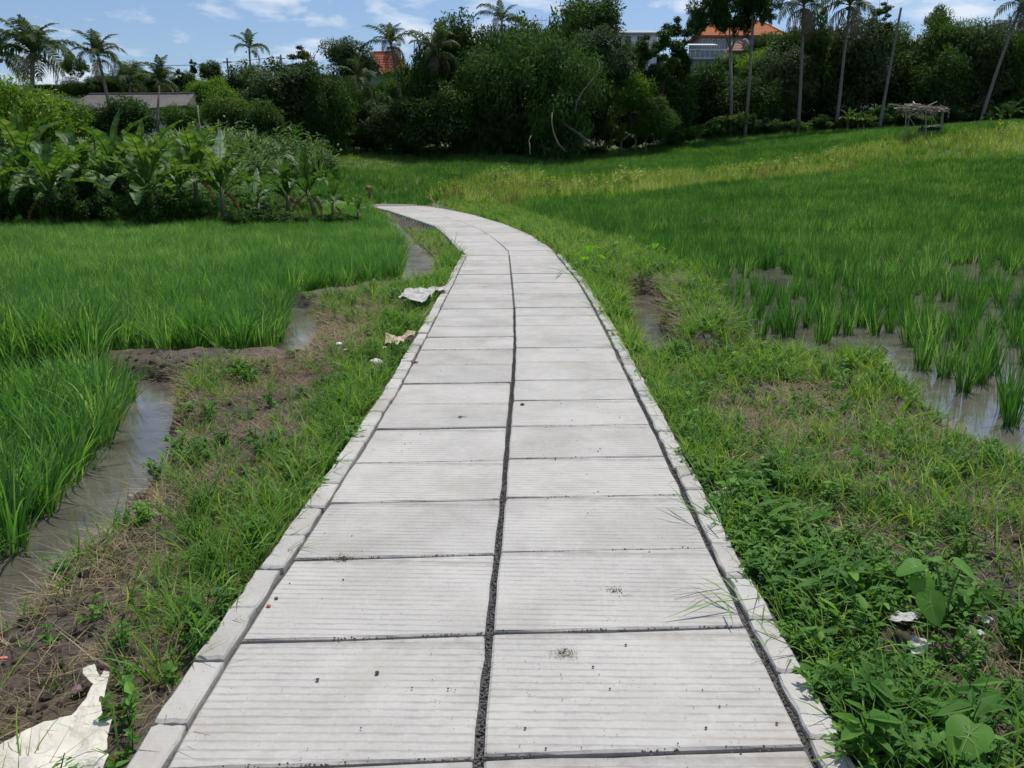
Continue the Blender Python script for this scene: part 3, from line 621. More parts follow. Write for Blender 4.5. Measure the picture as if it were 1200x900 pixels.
verge_l = [(iL(y)-.125, y) for y in (1.0, 2, 3, 4, 5, 7, 9, 11, 13, 15, 17.2)]+[(-1.25, 18.7), (-1.95, 23.9), (-2.7, 28.4), (-4.5, 35.5), (-6.6, 43.5), (-8.4, 49)]+HP([(420,244),(438,256),(460,275),(480,300),(478,330),(410,346),(372,349),(330,420),(300,424),(215,440)])+GP([(208,470),(168,545),(113,625),(52,695),(0,727)], LW)+[(-3.4, 1.0)]
vr_edge = [(iR(y)+.118, y) for y in (1.0, 2, 3, 4, 5, 7, 9, 11, 13, 15, 17.2)]+[(.98, 18.9), (.57, 24), (-.2, 29.6), (-1.7, 37.6), (-3.35, 44.3), (-4.6, 50.5)]
verge_r = vr_edge+HP([(560,222),(600,241),(700,280),(770,302),(838,325),(842,348),(905,400)])+GP([(1052,408),(1050,452),(1096,500),(1152,538),(1215,572)], RW)+[(6.4, 2.6), (5, 1.0)]
def wat(x, y):                                          # how far from open water
    d = np.full(np.shape(x), 9.)
    for P, *_ in pools: d = np.minimum(d, sdist(P, x, y)+.28*(vnoise(x, y, 1.5, 33, 2)-.5))
    return sstep(-.03, .10, d)
LIT = [GP([(462,372),(466,350),(524,340),(522,352),(502,374)]), GP([(-30,910),(0,868),(84,838),(96,790),(128,784),(124,830),(136,846),(128,896),(100,935)], -.03), GP([(465,358),(468,348),(524,338),(524,348),(506,362)]), GP([(449,409),(450,392),(488,389),(486,401)]), GP([(432,436),(434,418),(450,416),(450,432)]),
       GP([(1036,732),(1040,712),(1075,708),(1092,745),(1085,764),(1060,760)]), GP([(1132,745),(1140,704),(1170,708),(1165,745)])]
def lit(x, y):
    k = np.ones(np.shape(x))
    for P in LIT: k *= sstep(-.015, .04, sdist(P, x, y))*.97+.03
    return k
SPOTS = [(200, 590, .24, 's'), (260, 560, .22, 'b'), (170, 650, .2, 's'), (330, 500, .2, 's'), (120, 690, .2, 's'), (305, 455, .3, 's'), (285, 505, .26, 'b'), (230, 470, .25, 's'), (60, 700, .22, 'b'), (120, 760, .2, 'b'), (40, 790, .25, 'b'), (380, 405, .45, 's'), (340, 440, .3, 's'), (400, 375, .5, 's'), (510, 293, .8, 'b'),
         (935, 465, .4, 'b'), (900, 500, .3, 's'), (960, 490, .4, 's'), (1000, 540, .25, 'b'), (1010, 560, .25, 's'), (1150, 790, .22, 's'), (1190, 850, .2, 's'), (1120, 770, .13, 's'), (1170, 590, .22, 'b'), (1185, 640, .16, 'b'), (1080, 500, .3, 'b'),
         (745, 300, .4, 'b'), (725, 312, .35, 's'), (745, 430, .2, 'b'), (890, 545, .2, 's'), (1050, 475, .22, 'b'), (1170, 690, .14, 'b'), (960, 610, .16, 'b')]
SPW = [(*G(a, b, -.05), r_, k) for a, b, r_, k in SPOTS]
def spot(x, y, kinds):
    v = np.zeros(np.shape(x)); w_ = .5*(vnoise(x, y, 4, 88, 3)-.5)
    for a, b, r_, k in SPW:
        if k in kinds: v = np.maximum(v, sstep(1.25, .65, np.hypot(x-a, (y-b)*.75)/r_+w_*1.6))
    return v
def dl(x, y):
    bare = sstep(.40, .58, vnoise(x, y, 1.25, 400, 3)); kerb = sstep(-1.75, -1.15, x)
    v = np.clip(.06+.40*bare+.72*kerb*sstep(2.0, 3.6, y), 0, 1)
    wl_ = (y > 28) & (sdist(path_poly, x, y) < .75); wl2 = (y > 19.5) & (y < 21.5) & (sdist(path_poly, x, y) < .35)
    return v*np.where(wl_ | wl2, .04, 1)*wat(x, y)*lit(x, y)*(1-.72*spot(x, y, 'bs'))
def dr(x, y):
    bare = sstep(.30, .48, vnoise(x, y, 1.0, 500, 3))
    near_k = sstep(.75, .25, x-iR(np.minimum(y, 17)))
    return np.clip(.22+.6*bare+near_k, 0, 1)*wat(x, y)*lit(x, y)*(1-.72*spot(x, y, 'bs'))
parts = []
def lod(x, y, keepn, far0=6., far1=22.):                # thinner and larger with distance
    p = np.clip((far0/np.maximum(y, far0)), .12, 1)**1.15; k = rng.uniform(0, 1, len(x)) < p
    return x[k], y[k], np.clip(1/np.sqrt(p[k]), 1, 1.9)
for poly, df, dens, seed in ((verge_l, dl, 620, 31), (verge_r, dr, 620, 32)):
    x, y = cloud(poly, dens, seed, df); x, y, s = lod(x, y, 1); n = len(x)
    cho = rng.uniform(0, 1, n); rightn = (x > 0) & (y < 4.4) & (x < 1.75+.25*np.sin(y*3)+.25*(3-y))
    ix = np.where(cho < .62, rng.integers(0, 4, n), np.where(cho < .86, rng.integers(4, 8, n), np.where(cho < .975, rng.integers(12, 16, n), 8)))
    ix = np.where(rightn, np.where(cho < .50, rng.integers(12, 16, n), np.where(cho < .55, rng.integers(16, 18, n), np.where(cho < .82, rng.integers(0, 4, n), rng.integers(4, 8, n)))), ix)
    ix = np.where((x < 0) & (y < 2.6) & (x > -1.5), np.where(cho < .3, rng.integers(12, 16, n), ix), ix)
    parts.append((x, y, s*rng.uniform(.7, 1.3, n), ix))
    # dead straw mats
    x, y = cloud(poly, 620 if seed == 31 else 560, seed+5, lambda a, b: (sstep(.46, .62, vnoise(a, b, 1.05, 600 if seed == 32 else 610, 3))*.8+.12+1.0*spot(a, b, 's')+.35*spot(a, b, 'b'))*wat(a, b)*lit(a, b)); x, y, s = lod(x, y, 1); n = len(x)
    parts.append((x, y, s*rng.uniform(.7, 1.3, n), rng.integers(8, 12, n)))
bs = HP([(125, 440), (128, 424), (330, 420), (335, 440), (215, 450)])
x, y = cloud(bs, 260, 38); n = len(x); q = rng.uniform(0, 1, n); parts.append((x, y, rng.uniform(.6, 1.2, n), np.where(q < .3, rng.integers(0, 4, n), rng.integers(8, 12, n))))
bs = HP([(326, 372), (336, 356), (410, 340), (476, 326), (482, 336), (372, 372)])
x, y = cloud(bs, 90, 39); n = len(x); q = rng.uniform(0, 1, n); parts.append((x, y, rng.uniform(1., 1.8, n), np.where(q < .6, rng.integers(0, 4, n), rng.integers(8, 12, n))))
scatter('verge_grass', parts, pieces, 33, .2, label='short grass, weeds and dead straw growing on the verges')
# long grass crowding the outer side of the kerbs
x1 = rng.uniform(-1.32, -1.06, 500); y1 = rng.uniform(2.2, 16, 500); k = rng.uniform(0, 1, 500) < sstep(.35, .5, vnoise(x1, y1, 1.2, 44, 2)); x1, y1 = x1[k], y1[k]
y3 = rng.uniform(1.4, 16, 420); x3 = iR(y3)+.13+rng.uniform(0, .2, 420)
scatter('kerbside_grass', [(x1, y1, rng.uniform(.8, 1.25, len(x1)), rng.integers(0, 4, len(x1))), (x3, y3, rng.uniform(.6, 1.1, 420), rng.integers(0, 4, 420))], tall, 34, .2, label='longer grass crowding the kerb stones')
# mud clods
mud = plainmat('wet_mud', (.055, .043, .035), (.14, .11, .088), 14, .8, .9, 60, spec=.25)
clods = [rock(60+i, 'mud_clod', mud, 2, .6, .5) for i in range(5)]
parts = []
for poly, seed, nz in ((verge_l, 51, 410), (verge_r, 52, 510)):
    x, y = cloud(poly, 700, seed, lambda a, b: sstep(.52, .40, vnoise(a, b, 1.25 if seed == 51 else 1.0, 400 if seed == 51 else 500, 3))*sstep(11, 6, b)*.5+.02+.8*spot(a, b, 'b')); n = len(x)
    parts.append((x, y, .006+.034*rng.uniform(0, 1, n)**4, rng.integers(0, 5, n)))
for pts, n, sp in ((HP([(205,443)]), 160, .16), (HP([(160,438)]), 90, .2), (HP([(260,436)]), 60, .25), (HP([(560,300)]), 1, .1), (HP([(1175,560)]), 120, .3), (HP([(1150,640)]), 90, .25), (HP([(1010,470)]), 70, .25), (HP([(515,293)]), 90, .35), (HP([(745,302)]), 60, .35), (HP([(890,388)]), 70, .3), (HP([(60,720)]), 110, .3), (HP([(30,850)]), 80, .25)):
    x = pts[0][0]+rng.normal(0, sp, n)*1.4; y = pts[0][1]+rng.normal(0, sp, n); k = (sdist(path_poly, x, y) > .12) & (lit(x, y) > .8); x, y = x[k], y[k]
    parts.append((x, y, .008+.05*rng.uniform(0, 1, len(x))**3, rng.integers(0, 5, len(x))))
scatter('mud_clods', parts, clods, 53, .5, -.003, label='dark clods of dug mud on the verges')
# rough yellow-green weeds on the bund between the right fields
bund = HP([(505,236),(560,213),(640,212),(760,210),(850,203),(960,186),(1030,172),(1080,163),(1130,160),(1200,153),(1400,150),(1400,180),(1210,187),(1110,193),(1000,203),(830,220),(720,236),(640,239),(600,243),(560,240)])
bw = [mesh('bund_weed', *blades(18, (.25, .75), (.014, .026), .16, (.0, .5), (.1, 1.1), 3, 300+i), gr4) for i in range(3)]+[mesh('bund_weed', *blades(18, (.2, .6), (.014, .024), .16, (.0, .5), (.1, 1.1), 3, 304+i), gr1) for i in range(2)]+[leafy(9, 5, (.3, .8), .25, (.10, .2), (.2, .35), 310).mesh('bund_weed', gr4)]
brown = leafmat('brown_weed', (.16, .13, .05), (.26, .21, .09), None, .2, .7, 1)
bw += [mesh('bund_weed', *blades(24, (.3, .7), (.012, .02), .2, (.0, .5), (.1, .8), 3, 320), brown)]
x, y = cloud(bund, 9, 61); n = len(x); q = vnoise(x, y, .22, 700, 3); ch = rng.uniform(0, 1, n)
ix = np.where(q+.35*(ch-.5) > .46, rng.integers(0, 3, n), rng.integers(3, 5, n)); ix = np.where((ch > .93) & (q > .45), 5, ix); ix = np.where((vnoise(x, y, .4, 720, 2) > .76) & (ch < .5), 6, ix)
# green edge grass between the path bend and the fields
edge = [(1.3, 15), (1.0, 18.9), (.6, 24), (-.2, 29.6), (-1.7, 37.6), (-3.3, 44.3), (-4.5, 51)]+HP([(520,234),(560,214),(600,241),(700,280),(740,292)])
x2, y2 = cloud(edge, 16, 62); n2 = len(x2); q2 = rng.uniform(0, 1, n2)
scatter('bund_weeds', [(x, y, rng.uniform(.6, 1.5, n), ix), (x2, y2, rng.uniform(.25, .6, n2), np.where(q2 < .75, rng.integers(3, 5, n2), rng.integers(0, 3, n2)))], bw, 63, .15, label='rough yellow green weeds covering the bund')
# grass slope at the foot of the far trees
slope = HP([(352,214),(372,168),(400,166),(480,168),(545,183),(470,202),(400,206)])+HP([(395,234)])
pale = leafmat('slope_grass', (.09, .18, .03), (.15, .27, .05), (.22, .33, .08), .35, .6, .4)
sg = [mesh('slope_grass', *blades(16, (.2, .45), (.02, .035), .25, (.0, .8), (.1, 1.), 2, 330+i), pale) for i in range(3)]
x, y = cloud(slope, 6, 64); n = len(x)
scatter('slope_grass', [(x, y, rng.uniform(.5, 1.2, n), rng.integers(0, 3, n))], sg, 65, .1, label='pale green grass slope below the far trees')
# ferny bank of weeds in front of the banana plants
bank = [(-30, 26.6), (-9.8, 29.2), (-8.4, 33), (-8, 36), (-11, 36), (-30, 30)]
fw = leafmat('bank_weed', (.045, .11, .024), (.10, .20, .05), (.20, .29, .11), .35, .6, .8, .2)
bk = [mesh('bank_weed', *blades(26, (.5, 1.1), (.012, .024), .22, (.0, .6), (.1, 1.3), 4, 340+i), fw) for i in range(2)]+[leafy(16, 6, (.4, 1.0), .45, (.10, .2), (.2, .4), 345+i).mesh('bank_weed', fw) for i in range(2)]
x, y = cloud(bank, 9, 66); n = len(x)
scatter('bank_weeds', [(x, y, rng.uniform(.5, 1.1, n), rng.integers(0, 4, n))], bk, 67, .12, label='tangled weeds along the back of the left paddy')

# ------------------------------------------------------------------ trees
bark = plainmat('grey_bark', (.07, .055, .045), (.17, .145, .12), 5, .95, .6, 20, stretch=(3, 3, .6))
palmbark = plainmat('palm_bark', (.13, .115, .095), (.26, .235, .20), 3, .95, .5, 12, stretch=(1, 1, 6))
LM = {'dark': leafmat('dark_foliage', (.022, .054, .011), (.050, .105, .020), (.095, .165, .032), .28, .7, .35, isl=.35),
      'mid': leafmat('mid_foliage', (.034, .080, .015), (.075, .145, .026), (.13, .21, .042), .32, .7, .35, isl=.35),
      'light': leafmat('light_foliage', (.065, .14, .020), (.14, .25, .038), (.24, .34, .055), .38, .7, .35, isl=.35),
      'grey': leafmat('greyish_foliage', (.042, .076, .028), (.088, .135, .052), (.15, .20, .095), .28, .7, .35, isl=.35),
      'bamboo': leafmat('drooping_foliage', (.030, .076, .017), (.066, .135, .026), (.12, .20, .040), .34, .7, .35, isl=.35),
      'bright': leafmat('bright_foliage', (.06, .14, .015), (.13, .25, .03), (.24, .33, .05), .4, .5, .6)}
def crown(name, rx, ry, rz, n, lumps, ls, m, seed, droop=0., top=1.0, gap=.0):
    """leaves scattered through a few dozen clumps that fill an uneven envelope, centred at the origin"""
    r = np.random.default_rng(seed); C0 = []; R0 = []
    while len(C0) < lumps:
        d = r.normal(0, 1, 3); d /= np.linalg.norm(d); k = r.uniform(.12, 1.0)**.5
        if d[2] < -.5 and r.uniform() < .5: continue
        C0.append(d*k*np.array([rx, ry, rz])*.74); R0.append(r.uniform(.24, .38)*min(rx, rz)*1.05)
    C0 = np.array(C0)*(1+.16*r.normal(0, 1, (len(C0), 1)).clip(-1.5, 1.5)); R0 = np.array(R0)*r.uniform(.7, 1.25, len(R0)); w = R0**2; w /= w.sum()
    li = r.choice(lumps, n, p=w); d = r.normal(0, 1, (n, 3)); d /= np.linalg.norm(d, axis=1)[:, None]
    rad = R0[li]*r.uniform(.35, 1.0, n)**.45*(1+.25*r.normal(0, 1, n).clip(-1, 1))
    p = C0[li]+d*rad[:, None]*np.array([1, 1, .8])
    if droop: p[:, 2] -= droop*r.uniform(0, 1, n)**2*R0[li]
    u = d*.6+r.normal(0, .6, (n, 3)); u[:, 2] -= .25+droop*1.2; u /= np.linalg.norm(u, axis=1)[:, None]
    nn = d*.7+np.array([0, 0, .7])+r.normal(0, .45, (n, 3)); v = np.cross(u, nn); v /= np.linalg.norm(v, axis=1)[:, None]+1e-6
    L = (ls*r.uniform(.6, 1.4, n))[:, None]; wd = L*(.34 if not droop else .22)
    V = np.stack([p-u*L*.5, p+v*wd*.5-u*L*.05, p+u*L*.5, p-v*wd*.5-u*L*.05], 1).reshape(-1, 3)
    b = np.arange(n)[:, None]*4+np.array([0, 1, 2, 3])[None]
    return mesh(name, V, b, m), C0, R0
def trunkmesh(H, r0, C0, seed, m, lean=(0, 0), limbs=7):
    """trunk from the ground to the middle of the crown, limbs running out to its clumps; crown centre at height H"""
    r = np.random.default_rng(seed); q = MB(); n = 7
    P = [np.array([lean[0]*(t**1.5-1)*1.0+math.sin(t*5+seed)*.10*r0*6, lean[1]*(t-1), H*t]) for t in np.linspace(-.03, 1.0, n)]
    q.tube(P, [r0*(1.25 if i == 0 else 1-.55*i/n) for i in range(n)], 8)
    for k in np.argsort(-np.abs(C0[:, 0]))[:limbs]:
        s = P[3+int(r.integers(0, 3))]; e = C0[k]+np.array([0, 0, H]); mid = s*.5+e*.5+np.array([0, 0, -.08*H*.3])+r.normal(0, .15, 3)
        i0 = q.n; q.tube([s, s*.6+mid*.4, mid, e], [r0*.42, r0*.34, r0*.24, r0*.08], 5)
        tv = q.v[0]; q.f.append((i0, i0+1, int(np.argmin(((tv-s)**2).sum(1)))))           # grown into the trunk
    return q.mesh('trunk', m, True)
KINDS = {}
def kind(k):
    if k in KINDS: return KINDS[k]
    a = {'round': (5, 5, 4.6, 15000, 46, .46, 'dark', 0, 1), 'round2': (5, 5, 4.8, 14000, 38, .46, 'mid', 0, 2), 'tall': (3.4, 3.4, 5.8, 7500, 44, .38, 'dark', 0, 3),
         'light': (4.5, 4.5, 4.2, 12000, 36, .44, 'light', 0, 4), 'grey': (3.6, 3.6, 4.6, 14000, 40, .36, 'grey', 0, 5), 'bamboo': (5.5, 5, 6.0, 22000, 50, .50, 'bamboo', .35, 6),
         'column': (1.7, 1.7, 6.2, 8000, 34, .36, 'dark', 0, 7), 'bright': (4.2, 4.2, 4.2, 16000, 60, .30, 'bright', 0, 8), 'open': (5, 5, 3.0, 7500, 26, .42, 'dark', 0, 9),
         'mid2': (4.6, 4.6, 4.4, 14000, 40, .42, 'mid', .15, 10), 'shrub': (2.2, 2.0, 1.5, 4200, 20, .30, 'dark', 0, 11), 'shrub2': (2.0, 2.0, 1.7, 4200, 18, .32, 'mid', .1, 12), 'hedge': (2.0, 1.4, 1.05, 4200, 26, .17, 'light', 0, 13)}[k]
    me, C0, R0 = crown('crown', a[0], a[1], a[2], a[3], a[4], a[5], LM[a[6]], a[8], a[7])
    tr = trunkmesh(a[2]*1.45, .22 if a[2] > 3 else .07, C0, a[8], bark)
    KINDS[k] = (a, me, tr, C0); return KINDS[k]
def tree(k, cx, top, base, wpx, D, label, group=None, hfac=None, rot=None, name=None, cat='tree'):
    """cx, top, base and width as read from the photograph, D metres away; base is where its foot meets the land"""
    a, me, tr, C0 = kind(k); x, _, zt = at(cx, top, D); gz_ = Z1(x, D); H = max(zt-gz_, 1.0); w = wpx*D/FOC
    zb = at(cx, base, D)[2]; lo = max(zb, gz_+.0)
    hz = (zt-lo)*.5; cz = zt-hz
    t = thing(name or {'shrub': 'shrub', 'shrub2': 'shrub', 'hedge': 'shrub', 'bamboo': 'weeping_tree'}.get(k, 'broadleaf_tree'), label, cat, (x, D, gz_), (0, 0, 0), 1, group)
    grow_ = 1.0 if k in ('bright', 'hedge', 'open') else 1.22
    if D > 60 and base > 135 and k not in ('hedge', 'shrub', 'shrub2'): hz = hz*1.08; cz = zt-hz
    sx = w*.5/a[0]*grow_; sz = hz/a[2]*(1.0 if grow_ == 1 else 1.05)
    rz = random.uniform(0, 6) if rot is None else rot
    o = ob('crown', me, t, (0, 0, cz-gz_), (0, 0, rz), (sx, sx, sz))
    o = ob('trunk', tr, t, (0, 0, 0), (0, 0, rz), (sx*.9, sx*.9, (cz-gz_)/(a[2]*1.45)))
    return t
BG = 'trees massed behind the tree line'
TR = [  # kind, centre x, top y, crown bottom y, width, distance, label
 ('bright', 12, 76, 205, 128, 33, 'bright yellow green leafy tree at the left edge of the photo'),
 ('light', 62, 108, 178, 62, 36, 'lower yellow green tree beside the left end of the grey roof'),
 ('round', 138, 110, 172, 74, 47, 'dark round bushy tree in front of the long grey roof'),
 ('round', 105, 128, 170, 40, 50, 'small dark bushy tree below the left part of the grey roof'),
 ('open', 85, 64, 92, 42, 104, 'far dark tree with flat open crown left of the thin palm'),
 ('mid2', 150, 66, 112, 34, 104, 'far tall tree just right of the thin palm'),
 ('round2', 175, 78, 116, 36, 100, 'far green tree above the middle of the grey roof'),
 ('round2', 120, 84, 116, 44, 106, 'far green tree behind the trunk of the thin palm'),
 ('mid2', 90, 88, 122, 40, 106, 'far green tree above the left end of the grey roof'),
 ('round', 216, 82, 115, 28, 95, 'dark tree at the right end of the grey roof'),
 ('column', 208, 78, 112, 11, 90, 'narrow dark tree standing above the right end of the grey roof'),
 ('column', 225, 67, 96, 8, 98, 'thin pointed dark conifer against the sky left of the round dome tree'),
 ('round', 247, 70, 102, 30, 98, 'small dome shaped dark tree against the sky'),
 ('round2', 212, 116, 172, 48, 66, 'dark green tree below the right end of the grey roof'),
 ('light', 243, 88, 140, 58, 72, 'lighter green tree below the dome shaped tree'),
 ('round2', 262, 104, 176, 60, 64, 'green tree in the hedge row left of the broad grey green tree'),
 ('round', 282, 70, 140, 54, 76, 'dark tree below the small ragged palm'),
 ('grey', 322, 56, 160, 86, 70, 'broad grey green tree between the ragged palm and the pointed tree'),
 ('round2', 300, 110, 176, 62, 64, 'low green tree at the foot of the broad grey green tree'),
 ('column', 352, 46, 130, 26, 72, 'pointed dark tree rising above its neighbours left of the grey slender tree'),
 ('round', 366, 64, 170, 46, 70, 'dark full tree just right of the pointed tree'),
 ('grey', 411, 37, 110, 54, 80, 'tall grey green tree against the sky left of the red roof'),
 ('round2', 392, 80, 178, 56, 72, 'mid green tree below the tall grey green tree'),
 ('round2', 432, 96, 182, 56, 76, 'dense green tree below the red roof'),
 ('grey', 452, 102, 178, 58, 74, 'grey green bushy tree below the right side of the red roof'),
 ('round', 494, 37, 180, 56, 76, 'dark tree right of the red roof behind a drooping palm crown'),
 ('round', 549, 11, 130, 82, 80, 'big round dark tree crown rising against the sky left of the white building'),
 ('round2', 545, 84, 186, 66, 78, 'green tree below the big round crown'),
 ('bamboo', 572, 42, 184, 84, 76, 'weeping tree with light green drooping edge on its left side'),
 ('bamboo', 632, 12, 184, 96, 75, 'tall weeping tree in the middle of the tree line'),
 ('bamboo', 668, 40, 180, 90, 73, 'weeping tree with the bare curved limb in front of it'),
 ('round', 690, -12, 70, 78, 86, 'very dark tree whose top reaches the upper edge of the photo'),
 ('grey', 712, 20, 132, 62, 78, 'fine leaved grey green tree right of the weeping trees'),
 ('round', 700, 96, 178, 60, 79, 'dark tree behind the leaning trunk'),
 ('light', 742, 86, 140, 50, 77, 'light yellow green small tree left of the vine covered trees'),
 ('mid2', 768, 108, 166, 52, 77, 'green bushy tree behind the small banana plants'),
 ('column', 758, 30, 150, 26, 80, 'dark vine covered column of leaves beside the grey building'),
 ('column', 780, 16, 150, 34, 80, 'broadest dark vine covered column of leaves'),
 ('column', 798, 9, 130, 26, 82, 'tallest dark vine covered column of leaves'),
 ('round', 790, 76, 166, 60, 82, 'dark tree in the gap below the vine covered columns'),
 ('round', 846, 70, 160, 76, 88, 'dark tree below the house with the orange roof'),
 ('mid2', 822, 66, 150, 44, 90, 'green tree below the balcony of the orange roofed house'),
 ('round', 890, 84, 158, 56, 88, 'dark tree between the two pale thin trunks'),
 ('light', 900, 50, 110, 58, 98, 'light green tree right of the pink banner'),
 ('round2', 852, 58, 100, 30, 99, 'dark green tree covering the lower wall of the orange roofed house'),
 ('round', 512, 92, 186, 84, 74, 'green tree hiding the trunk of the drooping palm'),
 ('round2', 470, 84, 140, 40, 83, 'dark tree hiding the right end of the red roof'),
 ('mid2', 606, 34, 90, 40, 90, 'green tree in front of the pale building with the railing'),
 ('round2', 746, 44, 90, 36, 88, 'dark tree in front of the grey and white building'),
 ('round', 604, 16, 150, 78, 83, 'dark tree rising behind the left weeping tree'),
 ('round', 655, 4, 150, 80, 85, 'very tall dark tree behind the middle weeping tree'),
 ('round', 585, 100, 188, 70, 76, 'dark tree at the foot of the left weeping tree'),
 ('round', 640, 110, 186, 80, 77, 'dark tree filling the shade under the middle weeping tree'),
 ('round2', 470, 112, 184, 70, 75, 'green tree at the foot of the wood below the red roof'),
 ('round', 893, 38, 90, 34, 101, 'dark tree covering the right part of the orange roofed house'),
 ('round', 737, 50, 110, 32, 90, 'dark tree left of the lower wall of the grey and white building'),
 ('round2', 930, 26, 100, 50, 96, 'green tree rising between the orange roofed house and the second palm'),
 ('mid2', 1040, 18, 90, 60, 97, 'green tree top behind the bare palm trunk'),
 ('round2', 440, 84, 150, 34, 90, 'green tree hiding the wall below the red roof'),
 ('grey', 930, 46, 156, 58, 90, 'dusty brown green tree behind the first leaning palm'),
 ('round2', 905, 34, 70, 26, 108, 'small green tree against the sky right of the orange roof'),
 ('round', 962, 10, 152, 64, 92, 'tall dark tree between the first and the second palm'),
 ('grey', 1012, 6, 150, 70, 92, 'tall grey green tree behind the bare palm trunk'),
 ('column', 1035, -4, 70, 22, 92, 'dark narrow tree top beside the head of the second palm'),
 ('round', 1048, 30, 148, 52, 94, 'dark tree right of the bare palm trunk'),
 ('open', 1100, 8, 40, 30, 110, 'small dark tree against the sky right of the bare palm trunk'),
 ('mid2', 1080, 24, 130, 50, 96, 'green tree behind the thatched shelter'),
 ('mid2', 1122, 0, 100, 66, 94, 'tall mid green tree with feathery top near the right edge'),
 ('round', 1108, 52, 146, 64, 90, 'rounded dark green tree right of the thatched shelter'),
 ('grey', 1160, 14, 144, 62, 92, 'pale speckled tree behind the rightmost leaning palm'),
 ('round2', 1196, 8, 142, 50, 92, 'green tree at the right edge behind the leaning palm'),
 ('round', 1240, 8, 142, 60, 94, 'dark tree just beyond the right edge'),
 ('round', -42, 70, 190, 70, 40, 'dark tree just beyond the left edge'),
]
for k, cx, tp, bs, w, D, lb in TR: tree(k, cx, tp, bs, w, D, lb)
# dark trees filling the wood behind
for i, (cx, tp, D) in enumerate([(20, 100, 120), (60, 98, 128), (100, 96, 135), (135, 98, 120), (170, 94, 130), (205, 96, 120), (235, 92, 128), (270, 90, 118), (300, 84, 125), (480, 80, 120), (520, 60, 120), (760, 62, 130), (930, 34, 125), (965, 30, 125), (1110, 28, 125), (1150, 26, 125), (1190, 30, 130), (1230, 30, 125), (335, 84, 120), (375, 84, 125), (400, 100, 115)]):
    tree('round2' if i % 2 else 'mid2', cx, tp, tp+60, 52, D, 'far tree on the rising ground behind the wood', 'far trees on the rising ground')
for i, cx in enumerate(range(250, 1260, 40)):
    if 405 < cx < 475: tp = 112
    elif cx < 400: tp = 92+random.uniform(-4, 8)
    elif cx < 700: tp = 58+random.uniform(-10, 10)
    elif cx < 812: tp = 78
    elif cx < 910: tp = 86
    else: tp = 42+random.uniform(-8, 12)
    tree('round' if i % 3 else 'round2', cx+random.uniform(-6, 6), tp, 180-(cx-250)*.03, 74, 95, 'dark tree in the wood behind the front row of trees', BG)
# undergrowth along the foot of the wood
for i, cx in enumerate(range(208, 1240, 26)):
    D = np.interp(cx, [200, 400, 545, 700, 870, 1040, 1200], [66, 76, 79, 79, 85, 87, 89])-1.5; x, _, z = at(cx, 150, D); gz_ = Z1(x, D)
    base = 450-FOC*math.tan(math.atan((gz_-EYE)/D)+TILT)
    hh = random.uniform(18, 34)
    if 590 < cx < 720: hh = random.uniform(8, 16)
    tree(['shrub', 'shrub2', 'shrub'][i % 3], cx+random.uniform(-5, 5), base-hh, base+2, random.uniform(26, 46), D+random.uniform(-.8, 1.2), 'dark shrub in the undergrowth at the foot of the wood', 'shrubs along the foot of the wood', cat='shrub')
tree('hedge', 816, 142, 163, 37, 80, 'bright green rounded hedge bush at the edge of the rice field', cat='shrub')

# single trunks and limbs that show in front of the dark leaves
def limb(px, D, rads, label, name='leaning_trunk', m=None, cat='tree trunk'):
    P = [at(a, b, D) for a, b in px]; x0, y0 = P[0][0], P[0][1]; g0 = P[0][2]
    t = MB().tube([(a-x0, 0+.3*i, c-g0) for i, (a, _, c) in enumerate(P)], [v*.55 for v in rads], 7).mesh(name, m or bark, True)
    return thing(name, label, cat, P[0], me=t)
pale = plainmat('pale_bark', (.15, .13, .105), (.27, .24, .20), 4, .95, .4)
bark2 = plainmat('mossy_bark', (.09, .08, .055), (.20, .175, .135), 3, .95, .5)
limb([(674,132),(676,120),(684,106),(694,94),(703,82),(705,72),(702,66)], 69, [.13,.12,.11,.10,.09,.08,.05], 'pale curved bare limb rising through the middle of the weeping trees', m=bark2)
limb([(697,173),(690,166),(677,155),(664,146),(652,134),(646,124)], 69.5, [.30,.26,.22,.2,.16,.12], 'thick grey trunk leaning left above the rice field', m=bark)
limb([(663,178),(654,168),(649,155),(647,142),(648,130)], 67, [.14,.13,.11,.1,.08], 'thin pale crooked stem left of the leaning trunk', m=bark2)
limb([(621,181),(621,172),(620,164),(623,158)], 67, [.11,.10,.08,.05], 'short pale stump at the edge of the rice below the weeping trees', m=pale, name='tree_stump')
limb([(236,166),(233,152),(229,138),(226,122)], 60, [.13,.12,.1,.08], 'thin pale trunk in front of the green trees left of centre', m=pale)
limb([(185,154),(182,138),(180,120),(178,98)], 46, [.16,.14,.12,.09], 'thin dark bare trunk standing in front of the grey roof', m=bark)

